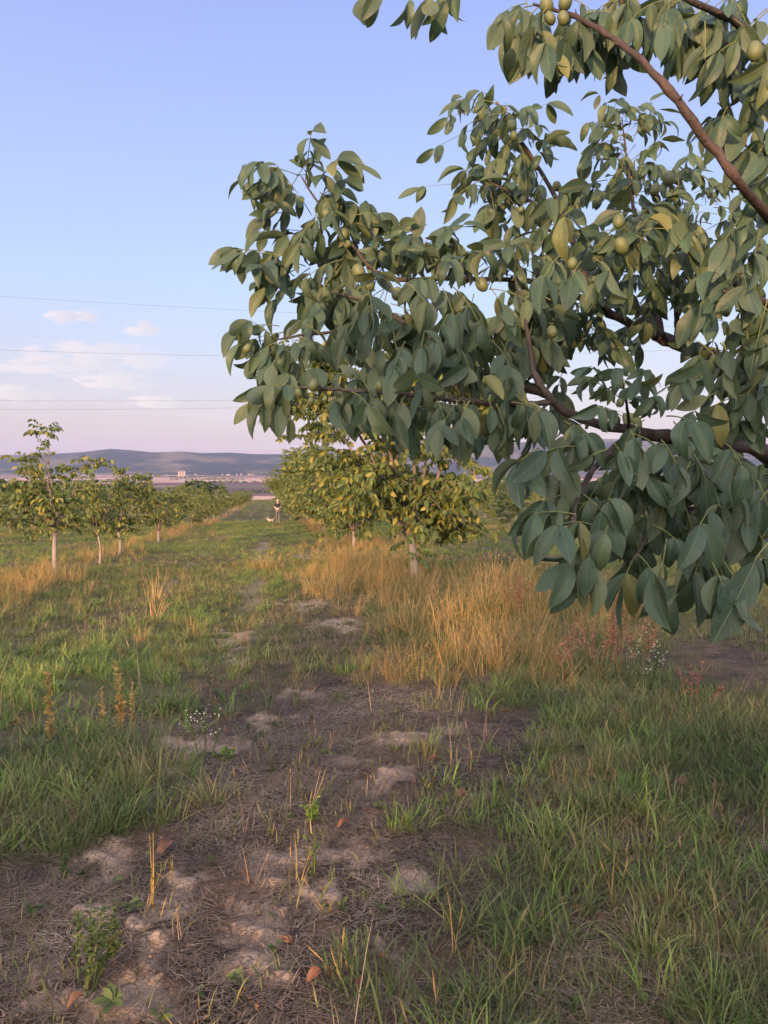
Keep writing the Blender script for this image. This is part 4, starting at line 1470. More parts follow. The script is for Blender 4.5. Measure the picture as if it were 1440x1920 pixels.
def rosette(g, mat, n, L0, L1):
    mb = MB()
    tv = np.array([(0, 0, 0), (-0.20, 0.35, 0.04), (0, 0.4, 0), (0.20, 0.35, 0.04), (-0.22, 0.7, 0.0), (0, 0.74, -0.05), (0.22, 0.7, 0.0), (0, 1.0, -0.16)])
    tf = np.array([(0, 2, 1), (0, 3, 2), (1, 2, 5), (1, 5, 4), (2, 3, 6), (2, 6, 5), (4, 5, 7), (5, 6, 7)])
    for i in range(n):
        a = g.uniform(0, 6.28)
        L = g.uniform(L0, L1)
        Rm = orient(np.array([math.cos(a), math.sin(a), g.uniform(0.05, 0.9)]), np.array([0, 0, 1.0]) + g.normal(0, .3, 3))
        mb.add(np.array([0, 0, g.uniform(0, 0.03)]) + (tv * L) @ Rm.T, tf)
    return mb.build('t', mat, smooth=False, link=False)


def clod(g, mat):
    mb = MB()
    mb.ball((0, 0, 0), 1.0, 9, 6, (1, g.uniform(0.6, 0.9), g.uniform(0.45, 0.7)))
    v = mb.v[0]
    o_ = g.uniform(0, 50)
    v *= (0.40 + 1.2 * fbm(v[:, 0] * 2.8 + o_, v[:, 1] * 2.8 + v[:, 2] * 2.1, 3))[:, None]
    return mb.build('t', mat, smooth=False, link=False)


M['clod'] = plain('soil_clod', (0.20, 0.145, 0.105), 0.95, 0.4, 3, 0.15)
M['clod_dark'] = plain('soil_clod_dark', (0.10, 0.075, 0.058), 0.95, 0.4, 3, 0.15)
M['chaff'] = plain('leaf_chaff', (0.13, 0.075, 0.045), 0.8, 0.4, 5, 0.2)
L_CLOD = library('clods', [clod(gl, M['clod']) for _ in range(4)] + [clod(gl, M['clod_dark']) for _ in range(4)])
M['g_weed'] = grass_mat('low_weed_green', [(0.0, (0.05, 0.085, 0.030)), (1.0, (0.12, 0.16, 0.055))])
L_WEED = library('rosettes', [rosette(gl, M['g_weed'], 9, 0.02, 0.055) for _ in range(3)] + [rosette(gl, M['g_weed'], 14, 0.012, 0.035) for _ in range(2)] + [rosette(gl, M['chaff'], 3, 0.02, 0.05) for _ in range(2)])
L_STALK = library('stalks', [tuft('t', M['g_pale'], gl, 5, 0.10, 0.34, 0.04, 0.3, 0.0038, 0.25, 3, 0.3) for _ in range(4)] +
                  [tuft('t', M['g_gold'], gl, 6, 0.08, 0.22, 0.04, 0.3, 0.004, 0.3, 3, 0.3) for _ in range(3)])


def scatter(name, label, coll, x, y, scl, tilt=0.12, zoff=0.0, cat='grass'):
    n = len(x)
    z = gz(x, y) + zoff
    V = np.stack([x, y, z], 1).astype(np.float32)
    me = bpy.data.meshes.new(name)
    me.vertices.add(n)
    me.vertices.foreach_set('co', V.reshape(-1))
    g = np.random.default_rng(n)
    rot = np.stack([g.normal(0, tilt, n), g.normal(0, tilt, n), g.uniform(0, 6.2832, n)], 1).astype(np.float32)
    a = me.attributes.new('rot', 'FLOAT_VECTOR', 'POINT')
    a.data.foreach_set('vector', rot.reshape(-1))
    a = me.attributes.new('scl', 'FLOAT', 'POINT')
    a.data.foreach_set('value', np.asarray(scl, dtype=np.float32))
    a = me.attributes.new('pick', 'INT', 'POINT')
    a.data.foreach_set('value', g.integers(0, len(coll.objects), n).astype(np.int32))
    o = bpy.data.objects.new(name, me)
    COL.objects.link(o)
    ng = bpy.data.node_groups.new(name, 'GeometryNodeTree')
    ng.interface.new_socket('Geometry', in_out='INPUT', socket_type='NodeSocketGeometry')
    ng.interface.new_socket('Geometry', in_out='OUTPUT', socket_type='NodeSocketGeometry')
    gi = ng.nodes.new('NodeGroupInput')
    go = ng.nodes.new('NodeGroupOutput')
    iop = ng.nodes.new('GeometryNodeInstanceOnPoints')
    ci = ng.nodes.new('GeometryNodeCollectionInfo')
    ci.inputs[0].default_value = coll
    ci.inputs['Separate Children'].default_value = True
    ci.inputs['Reset Children'].default_value = True

    def na(nm, ty):
        k = ng.nodes.new('GeometryNodeInputNamedAttribute')
        k.data_type = ty
        k.inputs[0].default_value = nm
        return k.outputs[0]
    lk = ng.links.new
    lk(gi.outputs[0], iop.inputs['Points'])
    lk(ci.outputs[0], iop.inputs['Instance'])
    iop.inputs['Pick Instance'].default_value = True
    lk(na('pick', 'INT'), iop.inputs['Instance Index'])
    lk(na('rot', 'FLOAT_VECTOR'), iop.inputs['Rotation'])
    lk(na('scl', 'FLOAT'), iop.inputs['Scale'])
    lk(iop.outputs[0], go.inputs[0])
    md = o.modifiers.new('scatter', 'NODES')
    md.node_group = ng
    tag(o, label, cat, kind='stuff')
    return o


def candidates(g, n_near, n_mid, n_far, n_vfar):
    xs, ys = [], []
    for (n, r0, r1) in ((n_near, 1.0, 6.5), (n_mid, 6.5, 20), (n_far, 20, 60), (n_vfar, 60, 200)):
        n = int(n * 1.4)
        r = np.sqrt(g.uniform(r0 ** 2, r1 ** 2, n))
        a = g.uniform(-0.86, 0.86, n) + YAW
        xs.append(r * np.sin(a))
        ys.append(r * np.cos(a))
    return np.concatenate(xs), np.concatenate(ys)


def grow():
    g = np.random.default_rng(2024)

    def pick(x, y, prob):
        k = g.random(len(x)) < prob
        return x[k], y[k]

    def far_scale(x, y):
        return 1.0 + 0.5 * sstep(15, 60, np.hypot(x, y)) + 0.5 * sstep(60, 160, np.hypot(x, y))
    # long green grass
    x, y = candidates(g, 3600, 13000, 22000, 14000)
    m = cover(x, y)
    open_ = (1 - m['bare'])
    lane = sstep(7, 10, y) * (1 - m['mulch']) * (1 - m['darkpath'] * .9) * (1 - m['leftpath'] * .9)
    pr = (1 - 0.85 * m['thin']) * np.maximum.reduce([m['left_tall'] * (0.35 + 0.65 * m['tuss']), m['right'] * 0.80 * (0.5 + 1.0 * m['lane_green']), m['left_bright'] * 0.10, m['gold'] * 0.3 * (y < 9.5), lane * m['lane_green'] * 0.28 * (1 - m['strip'])]) * open_ * (1 - m['litter'] * 0.75)
    x, y = pick(x, y, np.clip(pr, 0, 1))
    sc = g.uniform(0.55, 1.1, len(x)) * far_scale(x, y) * np.where(y > 10, 0.6, np.where(x > 0.4, 0.85, 0.95))
    scatter('grass', 'long green grass at both sides of the trampled track and along the lane', L_GREEN, x, y, sc)
    # fresh bright grass
    x, y = candidates(g, 2600, 9000, 26000, 16000)
    m = cover(x, y)
    pr = (1 - 0.8 * m['thin']) * np.maximum.reduce([m['left_bright'] * (0.2 + 0.8 * m['tuss']), m['clump'], m['left_tall'] * 0.25, m['right'] * 0.22,
                            sstep(8, 11, y) * (1 - m['mulch']) * (1 - m['strip']) * (0.15 + 0.85 * m['lane_green']) * 0.8]) * (1 - m['bare']) * (1 - m['leftpath'] * 0.9)
    x, y = pick(x, y, np.clip(pr, 0, 1))
    sc = g.uniform(0.6, 1.15, len(x)) * far_scale(x, y) * np.where(y > 12, 0.75, 0.95)
    scatter('fresh_grass', 'fresh bright green grass beside the bare wheel track and on the lane', L_BRIGHT, x, y, sc)
    # golden dry grass along the tree rows
    x, y = candidates(g, 700, 9500, 30000, 20000)
    m = cover(x, y)
    pr = np.maximum.reduce([m['gold'], m['gold_far'], m['strip'] * 0.75, m['patch'] * 0.03, m['right'] * 0.05, m['left_bright'] * 0.05]) * (1 - m['bare'] * 0.6) * np.where(m['gold'] > 0.05, 0.30 + 0.7 * m['tuss'], 1)
    x, y = pick(x, y, np.clip(pr, 0, 1))
    sc = g.uniform(0.5, 1.15, len(x)) * (1 + 0.2 * sstep(30, 90, y)) * np.where((y > 8) & (y < 14) & (x > 0), 1.1, 0.8) * (0.35 + 1.3 * fbm(x * 1.1 + 3, y * 1.1, 3))
    scatter('dry_grass', 'tall golden dry grass growing along the tree rows', L_GOLD, x, y, sc, 0.16)
    # short mown grass and weeds
    x, y = candidates(g, 3000, 16000, 34000, 20000)
    m = cover(x, y)
    pr = np.clip(0.16 * m['mulch'] + sstep(6, 8, y) * 0.85 * (1 - m['mulch'] * 0.6) * (1 - 0.75 * m['darkpath']) * (1 - 0.7 * m['leftpath']) + 0.8 * m['right'] + 0.3 * m['litter'], 0, 1) * (1 - m['bare'] * 0.92) * (1 - 0.35 * m['thin'])
    x, y = pick(x, y, pr)
    sc = g.uniform(0.7, 1.5, len(x)) * far_scale(x, y)
    scatter('short_grass', 'short sparse yellowish grass on the mown ground', L_SHORT, x, y, sc, 0.2)
    # straw litter
    x, y = candidates(g, 12000, 12000, 4000, 0)
    m = cover(x, y)
    pr = np.clip(np.maximum.reduce([m['mulch'], 0.85 * m['right'], m['litter'], 0.3 * m['left_tall'], m['darkpath'], m['leftpath'], 0.3 * np.ones_like(x)]), 0, 1) * (1 - 0.95 * m['bare'])
    x, y = pick(x, y, pr)
    sc = g.uniform(0.35, 0.95, len(x))
    scatter('straw_litter', 'grey dead straw and clippings lying over the dark soil', L_STRAW, x, y, sc, 0.05, 0.006, cat='straw')
    # crumbs and clods of soil
    x, y = candidates(g, 9000, 6000, 0, 0)
    m = cover(x, y)
    pr = np.clip(0.75 * m['mulch'] + 0.5 * m['bare'] + 0.4 * m['darkpath'] + 0.15, 0, 1)
    x, y = pick(x, y, pr)
    sc = 0.003 + 0.011 * g.random(len(x)) ** 4
    scatter('soil_clods', 'crumbs and small clods of dry soil lying over the track', L_CLOD, x, y, sc, 0.6, 0.004, cat='soil')
    # low broad-leaved weeds and leaf scraps
    x, y = candidates(g, 1500, 5200, 6000, 0)
    m = cover(x, y)
    pr = np.clip(0.22 * m['mulch'] + 0.55 * m['right'] + 0.4 * m['left_tall'] + 0.3 * m['left_bright'] + 0.35 * sstep(6, 9, y), 0, 1) * (1 - m['bare'] * 0.8)
    x, y = pick(x, y, pr)
    scatter('low_weeds', 'low broad leaved weeds and leaf scraps among the grass', L_WEED, x, y, g.uniform(0.6, 1.3, len(x)), 0.3, 0.01, cat='weeds')
    # single dry stalks
    x, y = candidates(g, 420, 1900, 4200, 1500)
    m = cover(x, y)
    pr = np.clip(0.28 * m['mulch'] + 0.5 * m['right'] + 0.35 * m['left_bright'] + 0.25 * m['left_tall'] + 0.3 * m['patch'] + 0.02, 0, 1) * (1 - 0.7 * m['bare'])
    x, y = pick(x, y, pr)
    sc = g.uniform(0.6, 1.25, len(x)) * np.where(y > 12, 1.2, 1.0)
    scatter('dry_stalks', 'thin bleached stalks standing singly over the ground', L_STALK, x, y, sc, 0.25)


grow()

# ------------------------------------------------------------------ weeds, flowers and fallen leaves
M['weed_dry'] = grass_mat('weed_dry_ochre', [(0, (0.32, 0.21, 0.07)), (1, (0.52, 0.36, 0.13))])
M['weed_red'] = grass_mat('weed_dry_red', [(0, (0.24, 0.10, 0.06)), (1, (0.44, 0.22, 0.13))])
M['weed_green'] = grass_mat('weed_green', [(0, (0.05, 0.085, 0.03)), (1, (0.13, 0.16, 0.05))])
M['weed_lime'] = grass_mat('weed_lime', [(0, (0.10, 0.19, 0.03)), (1, (0.19, 0.28, 0.05))])
M['petal'] = plain('petal_white', (0.62, 0.60, 0.54), 0.6, 0.05)
M['leaf_brown'] = plain('fallen_leaf_brown', (0.095, 0.048, 0.032), 0.7, 0.35, 25)
M['leaf_rust'] = plain('fallen_leaf_rust', (0.13, 0.055, 0.032), 0.7, 0.45, 40)


def spike_plant(name, px, py, top_py, label, cat, mat_stem, mat_leaf, nstem=1, spread=0.05, leaf=0.03, nleaf=60, flowers=0, branchy=0.0, group=None, seed=0):
    """an upright weed: stem(s) with small leaves or seed clusters, optional white flower heads"""
    g = np.random.default_rng(seed + int(px))
    x, y = on_ground(px, py)
    z = gz1(x, y)
    d = (Vector((x, y, z)) - CAM).dot(FWD)
    H = (py - top_py) * d / F
    root = empty(name, (x, y, z))
    tag(root, label, cat, group)
    lv = MB()
    fl = MB()
    for s in range(nstem):
        a = g.uniform(0, 6.28)
        h = H * (1 if s == 0 else g.uniform(0.6, 0.95))
        off = np.array([math.cos(a), math.sin(a), 0]) * spread * (0.3 if s == 0 else 1)
        p0 = off * 0.3 + np.array([0, 0, -0.03])
        p2 = off + np.array([0, 0, h])
        p1 = 0.5 * (p0 + p2) + g.normal(0, 0.03 * h, 3) * (1, 1, 0)
        pts, rr = spline([p0, p1, p2], [0.0045, 0.0035, 0.0015], 5)
        sm = MB()
        sm.tube(pts, rr, 5)
        twigs = [(pts, rr)]
        for b in range(int(branchy * 8)):
            k = int(g.uniform(0.35, 0.9) * (len(pts) - 1))
            aa = g.uniform(0, 6.28)
            ln = h * g.uniform(0.15, 0.32)
            q = pts[k] + np.array([math.cos(aa) * ln * 0.7, math.sin(aa) * ln * 0.7, ln * 0.8])
            bp, br_ = spline([pts[k], 0.5 * (pts[k] + q) + (0, 0, -0.1 * ln), q], [0.002, 0.0016, 0.001], 4)
            sm.tube(bp, br_, 4)
            twigs.append((bp, br_))
        sm.build('stem', mat_stem, root)
        for i in range(nleaf // nstem):
            tp, _ = twigs[int(g.integers(0, len(twigs)))] if g.random() < 0.6 else twigs[0]
            k = int(g.uniform(0.12 if branchy == 0 else 0.35, 1.0) * (len(tp) - 1))
            p = tp[k] + (tp[min(k + 1, len(tp) - 1)] - tp[k]) * g.random()
            aa = g.uniform(0, 6.28)
            ax = np.array([math.cos(aa), math.sin(aa), g.uniform(-0.2, 1.2)])
            L = leaf * g.uniform(0.5, 1.2) * (1.15 - 0.5 * k / len(tp))
            Rm = orient(ax, np.array([0, 0, 1.0]) + g.normal(0, .4, 3))
            lv.add(p + (np.array([(0, 0, 0), (-0.22, 0.45, 0.03), (0, 1, -0.08), (0.22, 0.45, 0.03)]) * L) @ Rm.T, [(0, 2, 1), (0, 3, 2)])
        if flowers:
            for i in range(flowers // nstem):
                tp, _ = twigs[int(g.integers(0, len(twigs)))]
                p = tp[-1] + g.normal(0, 0.018, 3)
                aa = orient(g.normal(0, 0.6, 3) + (0, 1e-3, 0), np.array([-0.1, -0.5, 1.0]) + g.normal(0, .3, 3))
                r_ = g.uniform(0.003, 0.006)
                ring = np.array([(math.cos(t_) * r_ * (1 if i_ % 2 else 0.75), math.sin(t_) * r_ * (1 if i_ % 2 else 0.75), 0.002) for i_, t_ in enumerate(np.linspace(0, 6.28, 10, endpoint=False))] + [(0, 0, 0.004)])
                fl.add(p + ring @ aa.T, [(i_, (i_ + 1) % 10, 10) for i_ in range(10)])
    if lv.n:
        o = lv.build('leaves', mat_leaf, root, smooth=False)
    if fl.n:
        o = fl.build('flower_heads', M['petal'], root, smooth=False)
    return root


def weeds():
    wd, wr, wg, wl_ = M['weed_dry'], M['weed_red'], M['weed_green'], M['weed_lime']
    spike_plant('weed_plant', 95, 1400, 1255, 'tall single ochre seed spike in the grass near the left border', 'weed', wd, wd, 1, 0.03, 0.05, 150, group='ochre seed spikes')
    spike_plant('weed_plant', 222, 1368, 1235, 'thick ochre seed spike, tallest of the close group', 'weed', wd, wd, 2, 0.04, 0.05, 190, group='ochre seed spikes')
    spike_plant('weed_plant', 250, 1375, 1280, 'short rusty seed spike just beside the thick ochre one', 'weed', wr, wd, 1, 0.02, 0.035, 80, group='ochre seed spikes')
    spike_plant('weed_plant', 193, 1362, 1285, 'small ochre seed spike before the thick ochre one', 'weed', wd, wd, 1, 0.02, 0.035, 80, group='ochre seed spikes')
    spike_plant('flowering_weed', 385, 1425, 1330, 'small white flowering weed at the edge of the bare track', 'flower', wg, wg, 3, 0.09, 0.03, 90, 42, 0.7, 'white flowering weeds')
    spike_plant('flowering_weed', 1205, 1290, 1165, 'white flowering weed below the hanging walnut leaves', 'flower', wg, wg, 4, 0.22, 0.04, 120, 110, 0.9, 'white flowering weeds')
    spike_plant('weed_plant', 420, 1425, 1402, 'low lime green seedling beside the flowering weed', 'weed', wl_, wl_, 5, 0.06, 0.05, 90, group='lime green seedlings')
    spike_plant('weed_plant', 588, 1535, 1495, 'lime green seedling alone in the dark mulch', 'weed', wl_, wl_, 4, 0.05, 0.045, 80, group='lime green seedlings')
    spike_plant('weed_plant', 150, 1860, 1690, 'feathery grey green weed in the lower left corner of the track', 'weed', wg, wg, 7, 0.13, 0.035, 420, 0, 0.2)
    spike_plant('weed_plant', 122, 1640, 1570, 'slim green weed with a nodding tip left of the pale soil', 'weed', wg, wg, 1, 0.03, 0.035, 60)
    spike_plant('weed_plant', 590, 1640, 1550, 'thin upright green grass shoot between the bare soil patches', 'weed', wg, wg, 3, 0.04, 0.05, 30)
    spike_plant('weed_plant', 285, 1700, 1560, 'thin yellowing stalk standing right of the ridged soil', 'weed', wd, wg, 2, 0.03, 0.03, 50)
    spike_plant('weed_plant', 968, 1165, 1070, 'red brown dried dock plant behind the golden grass', 'weed', wr, wr, 4, 0.22, 0.06, 260, 0, 0.6, 'red dried weeds')
    for i, (x, y, tp, lab) in enumerate([(1115, 1250, 1120, 'reddish dry weed just left of the ochre green plant'), (1135, 1245, 1140, 'ochre green weed among the reddish dry stalks'),
                                         (1160, 1255, 1095, 'tallest reddish dry stalk below the hanging leaves'), (1202, 1255, 1108, 'reddish dry stalk rising out of the white flowers'),
                                         (1070, 1270, 1165, 'bushy orange dry weed at the end of the golden grass')]):
        spike_plant('weed_plant', x, y, tp, lab, 'weed', wr if i != 1 else wd, (wr, wd, wr, wr, wr)[i], 3, 0.16, 0.05, 130, 0, 0.8, 'red dried weeds', seed=i)
    spike_plant('weed_plant', 1300, 1330, 1240, 'dark rust coloured weed by the bare path at the right', 'weed', wr, wr, 4, 0.2, 0.04, 130, 0, 0.8, 'red dried weeds')
    FL = [(1167, 1470, 15, 'leaf_rust', 'rust brown leaf standing up in the long grass, right of the track'), (1266, 1483, 14, 'leaf_brown', 'brown leaf lying in the long grass near the rust one'),
          (1006, 1738, 16, 'leaf_brown', 'brown leaf in the litter below the fresh green clump'), (1356, 1735, 15, 'leaf_brown', 'rounded brown leaf in the grass near the lower right'),
          (602, 1843, 17, 'leaf_rust', 'orange brown leaf on the mulch near the lower border'), (320, 1592, 20, 'leaf_brown', 'large curled brown leaf beside the ridged soil'),
          (665, 1868, 14, 'leaf_brown', 'dull brown leaf right of the orange brown one'), (158, 1890, 17, 'leaf_brown', 'brown leaf in the lower left corner under the feathery weed'),
          (805, 1440, 11, 'leaf_brown', 'small brown leaf on the mulch beside the green grass'), (912, 1408, 10, 'leaf_brown', 'small brown leaf at the edge of the tall grass'),
          (730, 1820, 14, 'leaf_brown', 'brown leaf between the track and the litter'), (650, 1553, 11, 'leaf_rust', 'small rusty leaf above the pale soil patch'),
          (875, 1505, 12, 'leaf_brown', 'brown leaf left of the fresh green clump'), (960, 1840, 14, 'leaf_brown', 'dark brown leaf in the straw litter at the bottom'),
          (385, 1478, 11, 'leaf_brown', 'brown leaf near the lime green seedling'), (1130, 1725, 13, 'leaf_brown', 'pale brown leaf among the straw, right of the green clump')]
    g = np.random.default_rng(31)
    for (px, py, rp, mk, lab) in FL:
        x, y = on_ground(px, py)
        z = gz1(x, y)
        d = (Vector((x, y, z)) - CAM).dot(FWD)
        L = 2.3 * rp * d / F
        V, f4, f3, uv = leaflet_template(7, g.uniform(0.3, 0.9), g.uniform(0.2, 0.5), 0.55, g.uniform(-.8, .8), 0.25)
        a = g.uniform(0, 6.28)
        Rm = orient(np.array([math.cos(a), math.sin(a), 0.25]), np.array([g.normal() * .3, -0.5, 1.0]))
        o = mesh_np('fallen_leaf', (V * L) @ Rm.T + np.array([0, 0, 0.012]), [f4, f3], [M[mk]], uv=uv, smooth=True)
        o.location = (x, y, z + 0.03)
        tag(o, lab, 'leaf', 'brown leaves fallen on the ground')


weeds()

# ------------------------------------------------------------------ power lines
def wires():
    M['wire'] = plain('wire_grey', (0.10, 0.09, 0.10), 0.6, 0.05)
    D = 95.0
    W_ = [([(0, 556), (240, 570), (480, 583), (1240, 612)], 'highest power line wire, slanting down over the clouds'),
          ([(0, 656), (430, 667), (690, 669), (1200, 659)], 'single power line wire below the small clouds'),
          ([(0, 751), (440, 750), (760, 744), (1240, 724)], 'upper of the two lowest power line wires'),
          ([(0, 768), (440, 764), (760, 757), (1240, 733)], 'lowest power line wire, close above the hills')]
    for pts, lab in W_:
        p = np.array(pts, float)
        cf = np.polyfit(p[:, 0], p[:, 1], 2)
        xs = np.linspace(-700, 2200, 60)
        P = np.array([at(x, np.polyval(cf, x), D) for x in xs])
        mb = MB()
        c = P[len(P) // 2].copy()
        mb.tube(P - c, 0.015, 5)
        o = mb.build('power_line', M['wire'])
        o.location = c
        tag(o, lab, 'wire', 'power line wires across the sky')


wires()

# ------------------------------------------------------------------ far buildings
def far_buildings():
    M['far_wall'] = plain('far_wall_pale', (0.30, 0.23, 0.21), 0.9, 0.06, 0.05)
    M['far_roof'] = plain('far_roof', (0.30, 0.16, 0.12), 0.9, 0.1, 0.05)
    M['far_glass'] = plain('far_window', (0.05, 0.05, 0.06), 0.3, 0.05)
    D = 4700.0
    c = at(341, 893, D)
    root = empty('silo_block', (c.x, c.y, -46))
    root.rotation_euler = (0, 0, -math.atan2(c.x, c.y))
    tag(root, 'pale pink group of silo towers standing in the valley fields below the hills', 'silos')
    s = D / F
    for i, (x0, x1, h) in enumerate(((-6.5, -2.8, 10.5), (-1.9, 1.6, 10.8), (2.6, 6.6, 10.6))):
        mb = MB()
        th = np.linspace(0, 2 * math.pi, 16, endpoint=False)
        w = (x1 - x0) * 0.5 * s
        cx = (x0 + x1) * 0.5 * s
        mb.tube([(cx, 0, -1), (cx, 0, h * s * 0.5), (cx, 0, h * s)], [w, w, w], 16)
        tw = mb.build('tower', M['far_wall'], root, smooth=False)
        cb = MB()
        cb.tube([(cx, 0, h * s), (cx, 0, h * s + 0.9 * s)], [w * 1.02, w * 0.3], 16)
        cb.build('roof', M['far_roof'], tw, smooth=False)
    mb = MB()
    mb.box((-9 * s, -5, -1), (9 * s, 25, 3.2 * s))
    mb.build('hall', M['far_wall'], root, smooth=False)
    g = np.random.default_rng(8)
    k = 0
    for i in range(15):
        px = g.uniform(415, 528) if i < 10 else g.uniform(230, 415)
        py = g.uniform(881, 886)
        D = g.uniform(6050, 6350)
        p = at(px, py, D)
        z = -47 + g.uniform(0, 8)
        r_ = empty('house', (p.x, p.y, z))
        r_.rotation_euler = (0, 0, g.uniform(-0.6, 0.6))
        tag(r_, 'tiny pale village house at the foot of the far hills', 'house', 'village houses below the hills')
        w, dp, h = g.uniform(8, 14), g.uniform(7, 10), g.uniform(4, 7)
        mb = MB()
        mb.box((-w / 2, -dp / 2, -6), (w / 2, dp / 2, h))
        mb.build('wall', M['far_wall'], r_, smooth=False)
        mb = MB()
        mb.add([(-w / 2 - .4, -dp / 2 - .4, h), (w / 2 + .4, -dp / 2 - .4, h), (w / 2 + .4, dp / 2 + .4, h), (-w / 2 - .4, dp / 2 + .4, h), (-w / 2 - .4, 0, h + 4), (w / 2 + .4, 0, h + 4)],
               [(0, 4, 3), (1, 2, 5)], [(0, 1, 5, 4), (2, 3, 4, 5), (0, 3, 2, 1)])
        mb.build('roof', M['far_roof'], r_, smooth=False)


far_buildings()

# ------------------------------------------------------------------ the person and the small dog on the lane
def skinned(name, joints, edges, radii, mat, parent, root=0, sub=2):
    me = bpy.data.meshes.new(name)
    me.from_pydata(joints, edges, [])
    me.materials.append(mat)
    o = bpy.data.objects.new(name, me)
    COL.objects.link(o)
    o.parent = parent
    sk = o.modifiers.new('skin', 'SKIN')
    sk.use_smooth_shade = True
    if not me.skin_vertices:
        me.attributes.new('skin', 'FLOAT', 'POINT')
    for i, r in enumerate(radii):
        me.skin_vertices[0].data[i].radius = (r, r) if not isinstance(r, tuple) else r
        me.skin_vertices[0].data[i].use_root = (i == root)
    ss = o.modifiers.new('subdivision', 'SUBSURF')
    ss.levels = sub
    ss.render_levels = sub
    return o


def skin_mesh(name, joints, edges, radii, mat, parent, sub=1):
    """skeleton -> skinned object; the skin layer is made through an operator-free path"""
    import bmesh
    me = bpy.data.meshes.new(name)
    bm = bmesh.new()
    lay = bm.verts.layers.skin.verify()
    vs_ = [bm.verts.new(j) for j in joints]
    for v, r in zip(vs_, radii):
        v[lay].radius = (r, r) if not isinstance(r, tuple) else r
        v[lay].use_root = False
    vs_[0][lay].use_root = True
    for a, b in edges:
        bm.edges.new((vs_[a], vs_[b]))
    bm.to_mesh(me)
    bm.free()
    me.materials.append(mat)
    o = bpy.data.objects.new(name, me)
    COL.objects.link(o)
    o.parent = parent
    sk = o.modifiers.new('skin', 'SKIN')
    sk.use_smooth_shade = True
    ss = o.modifiers.new('subdivision', 'SUBSURF')
    ss.levels = sub
    ss.render_levels = sub
    return o


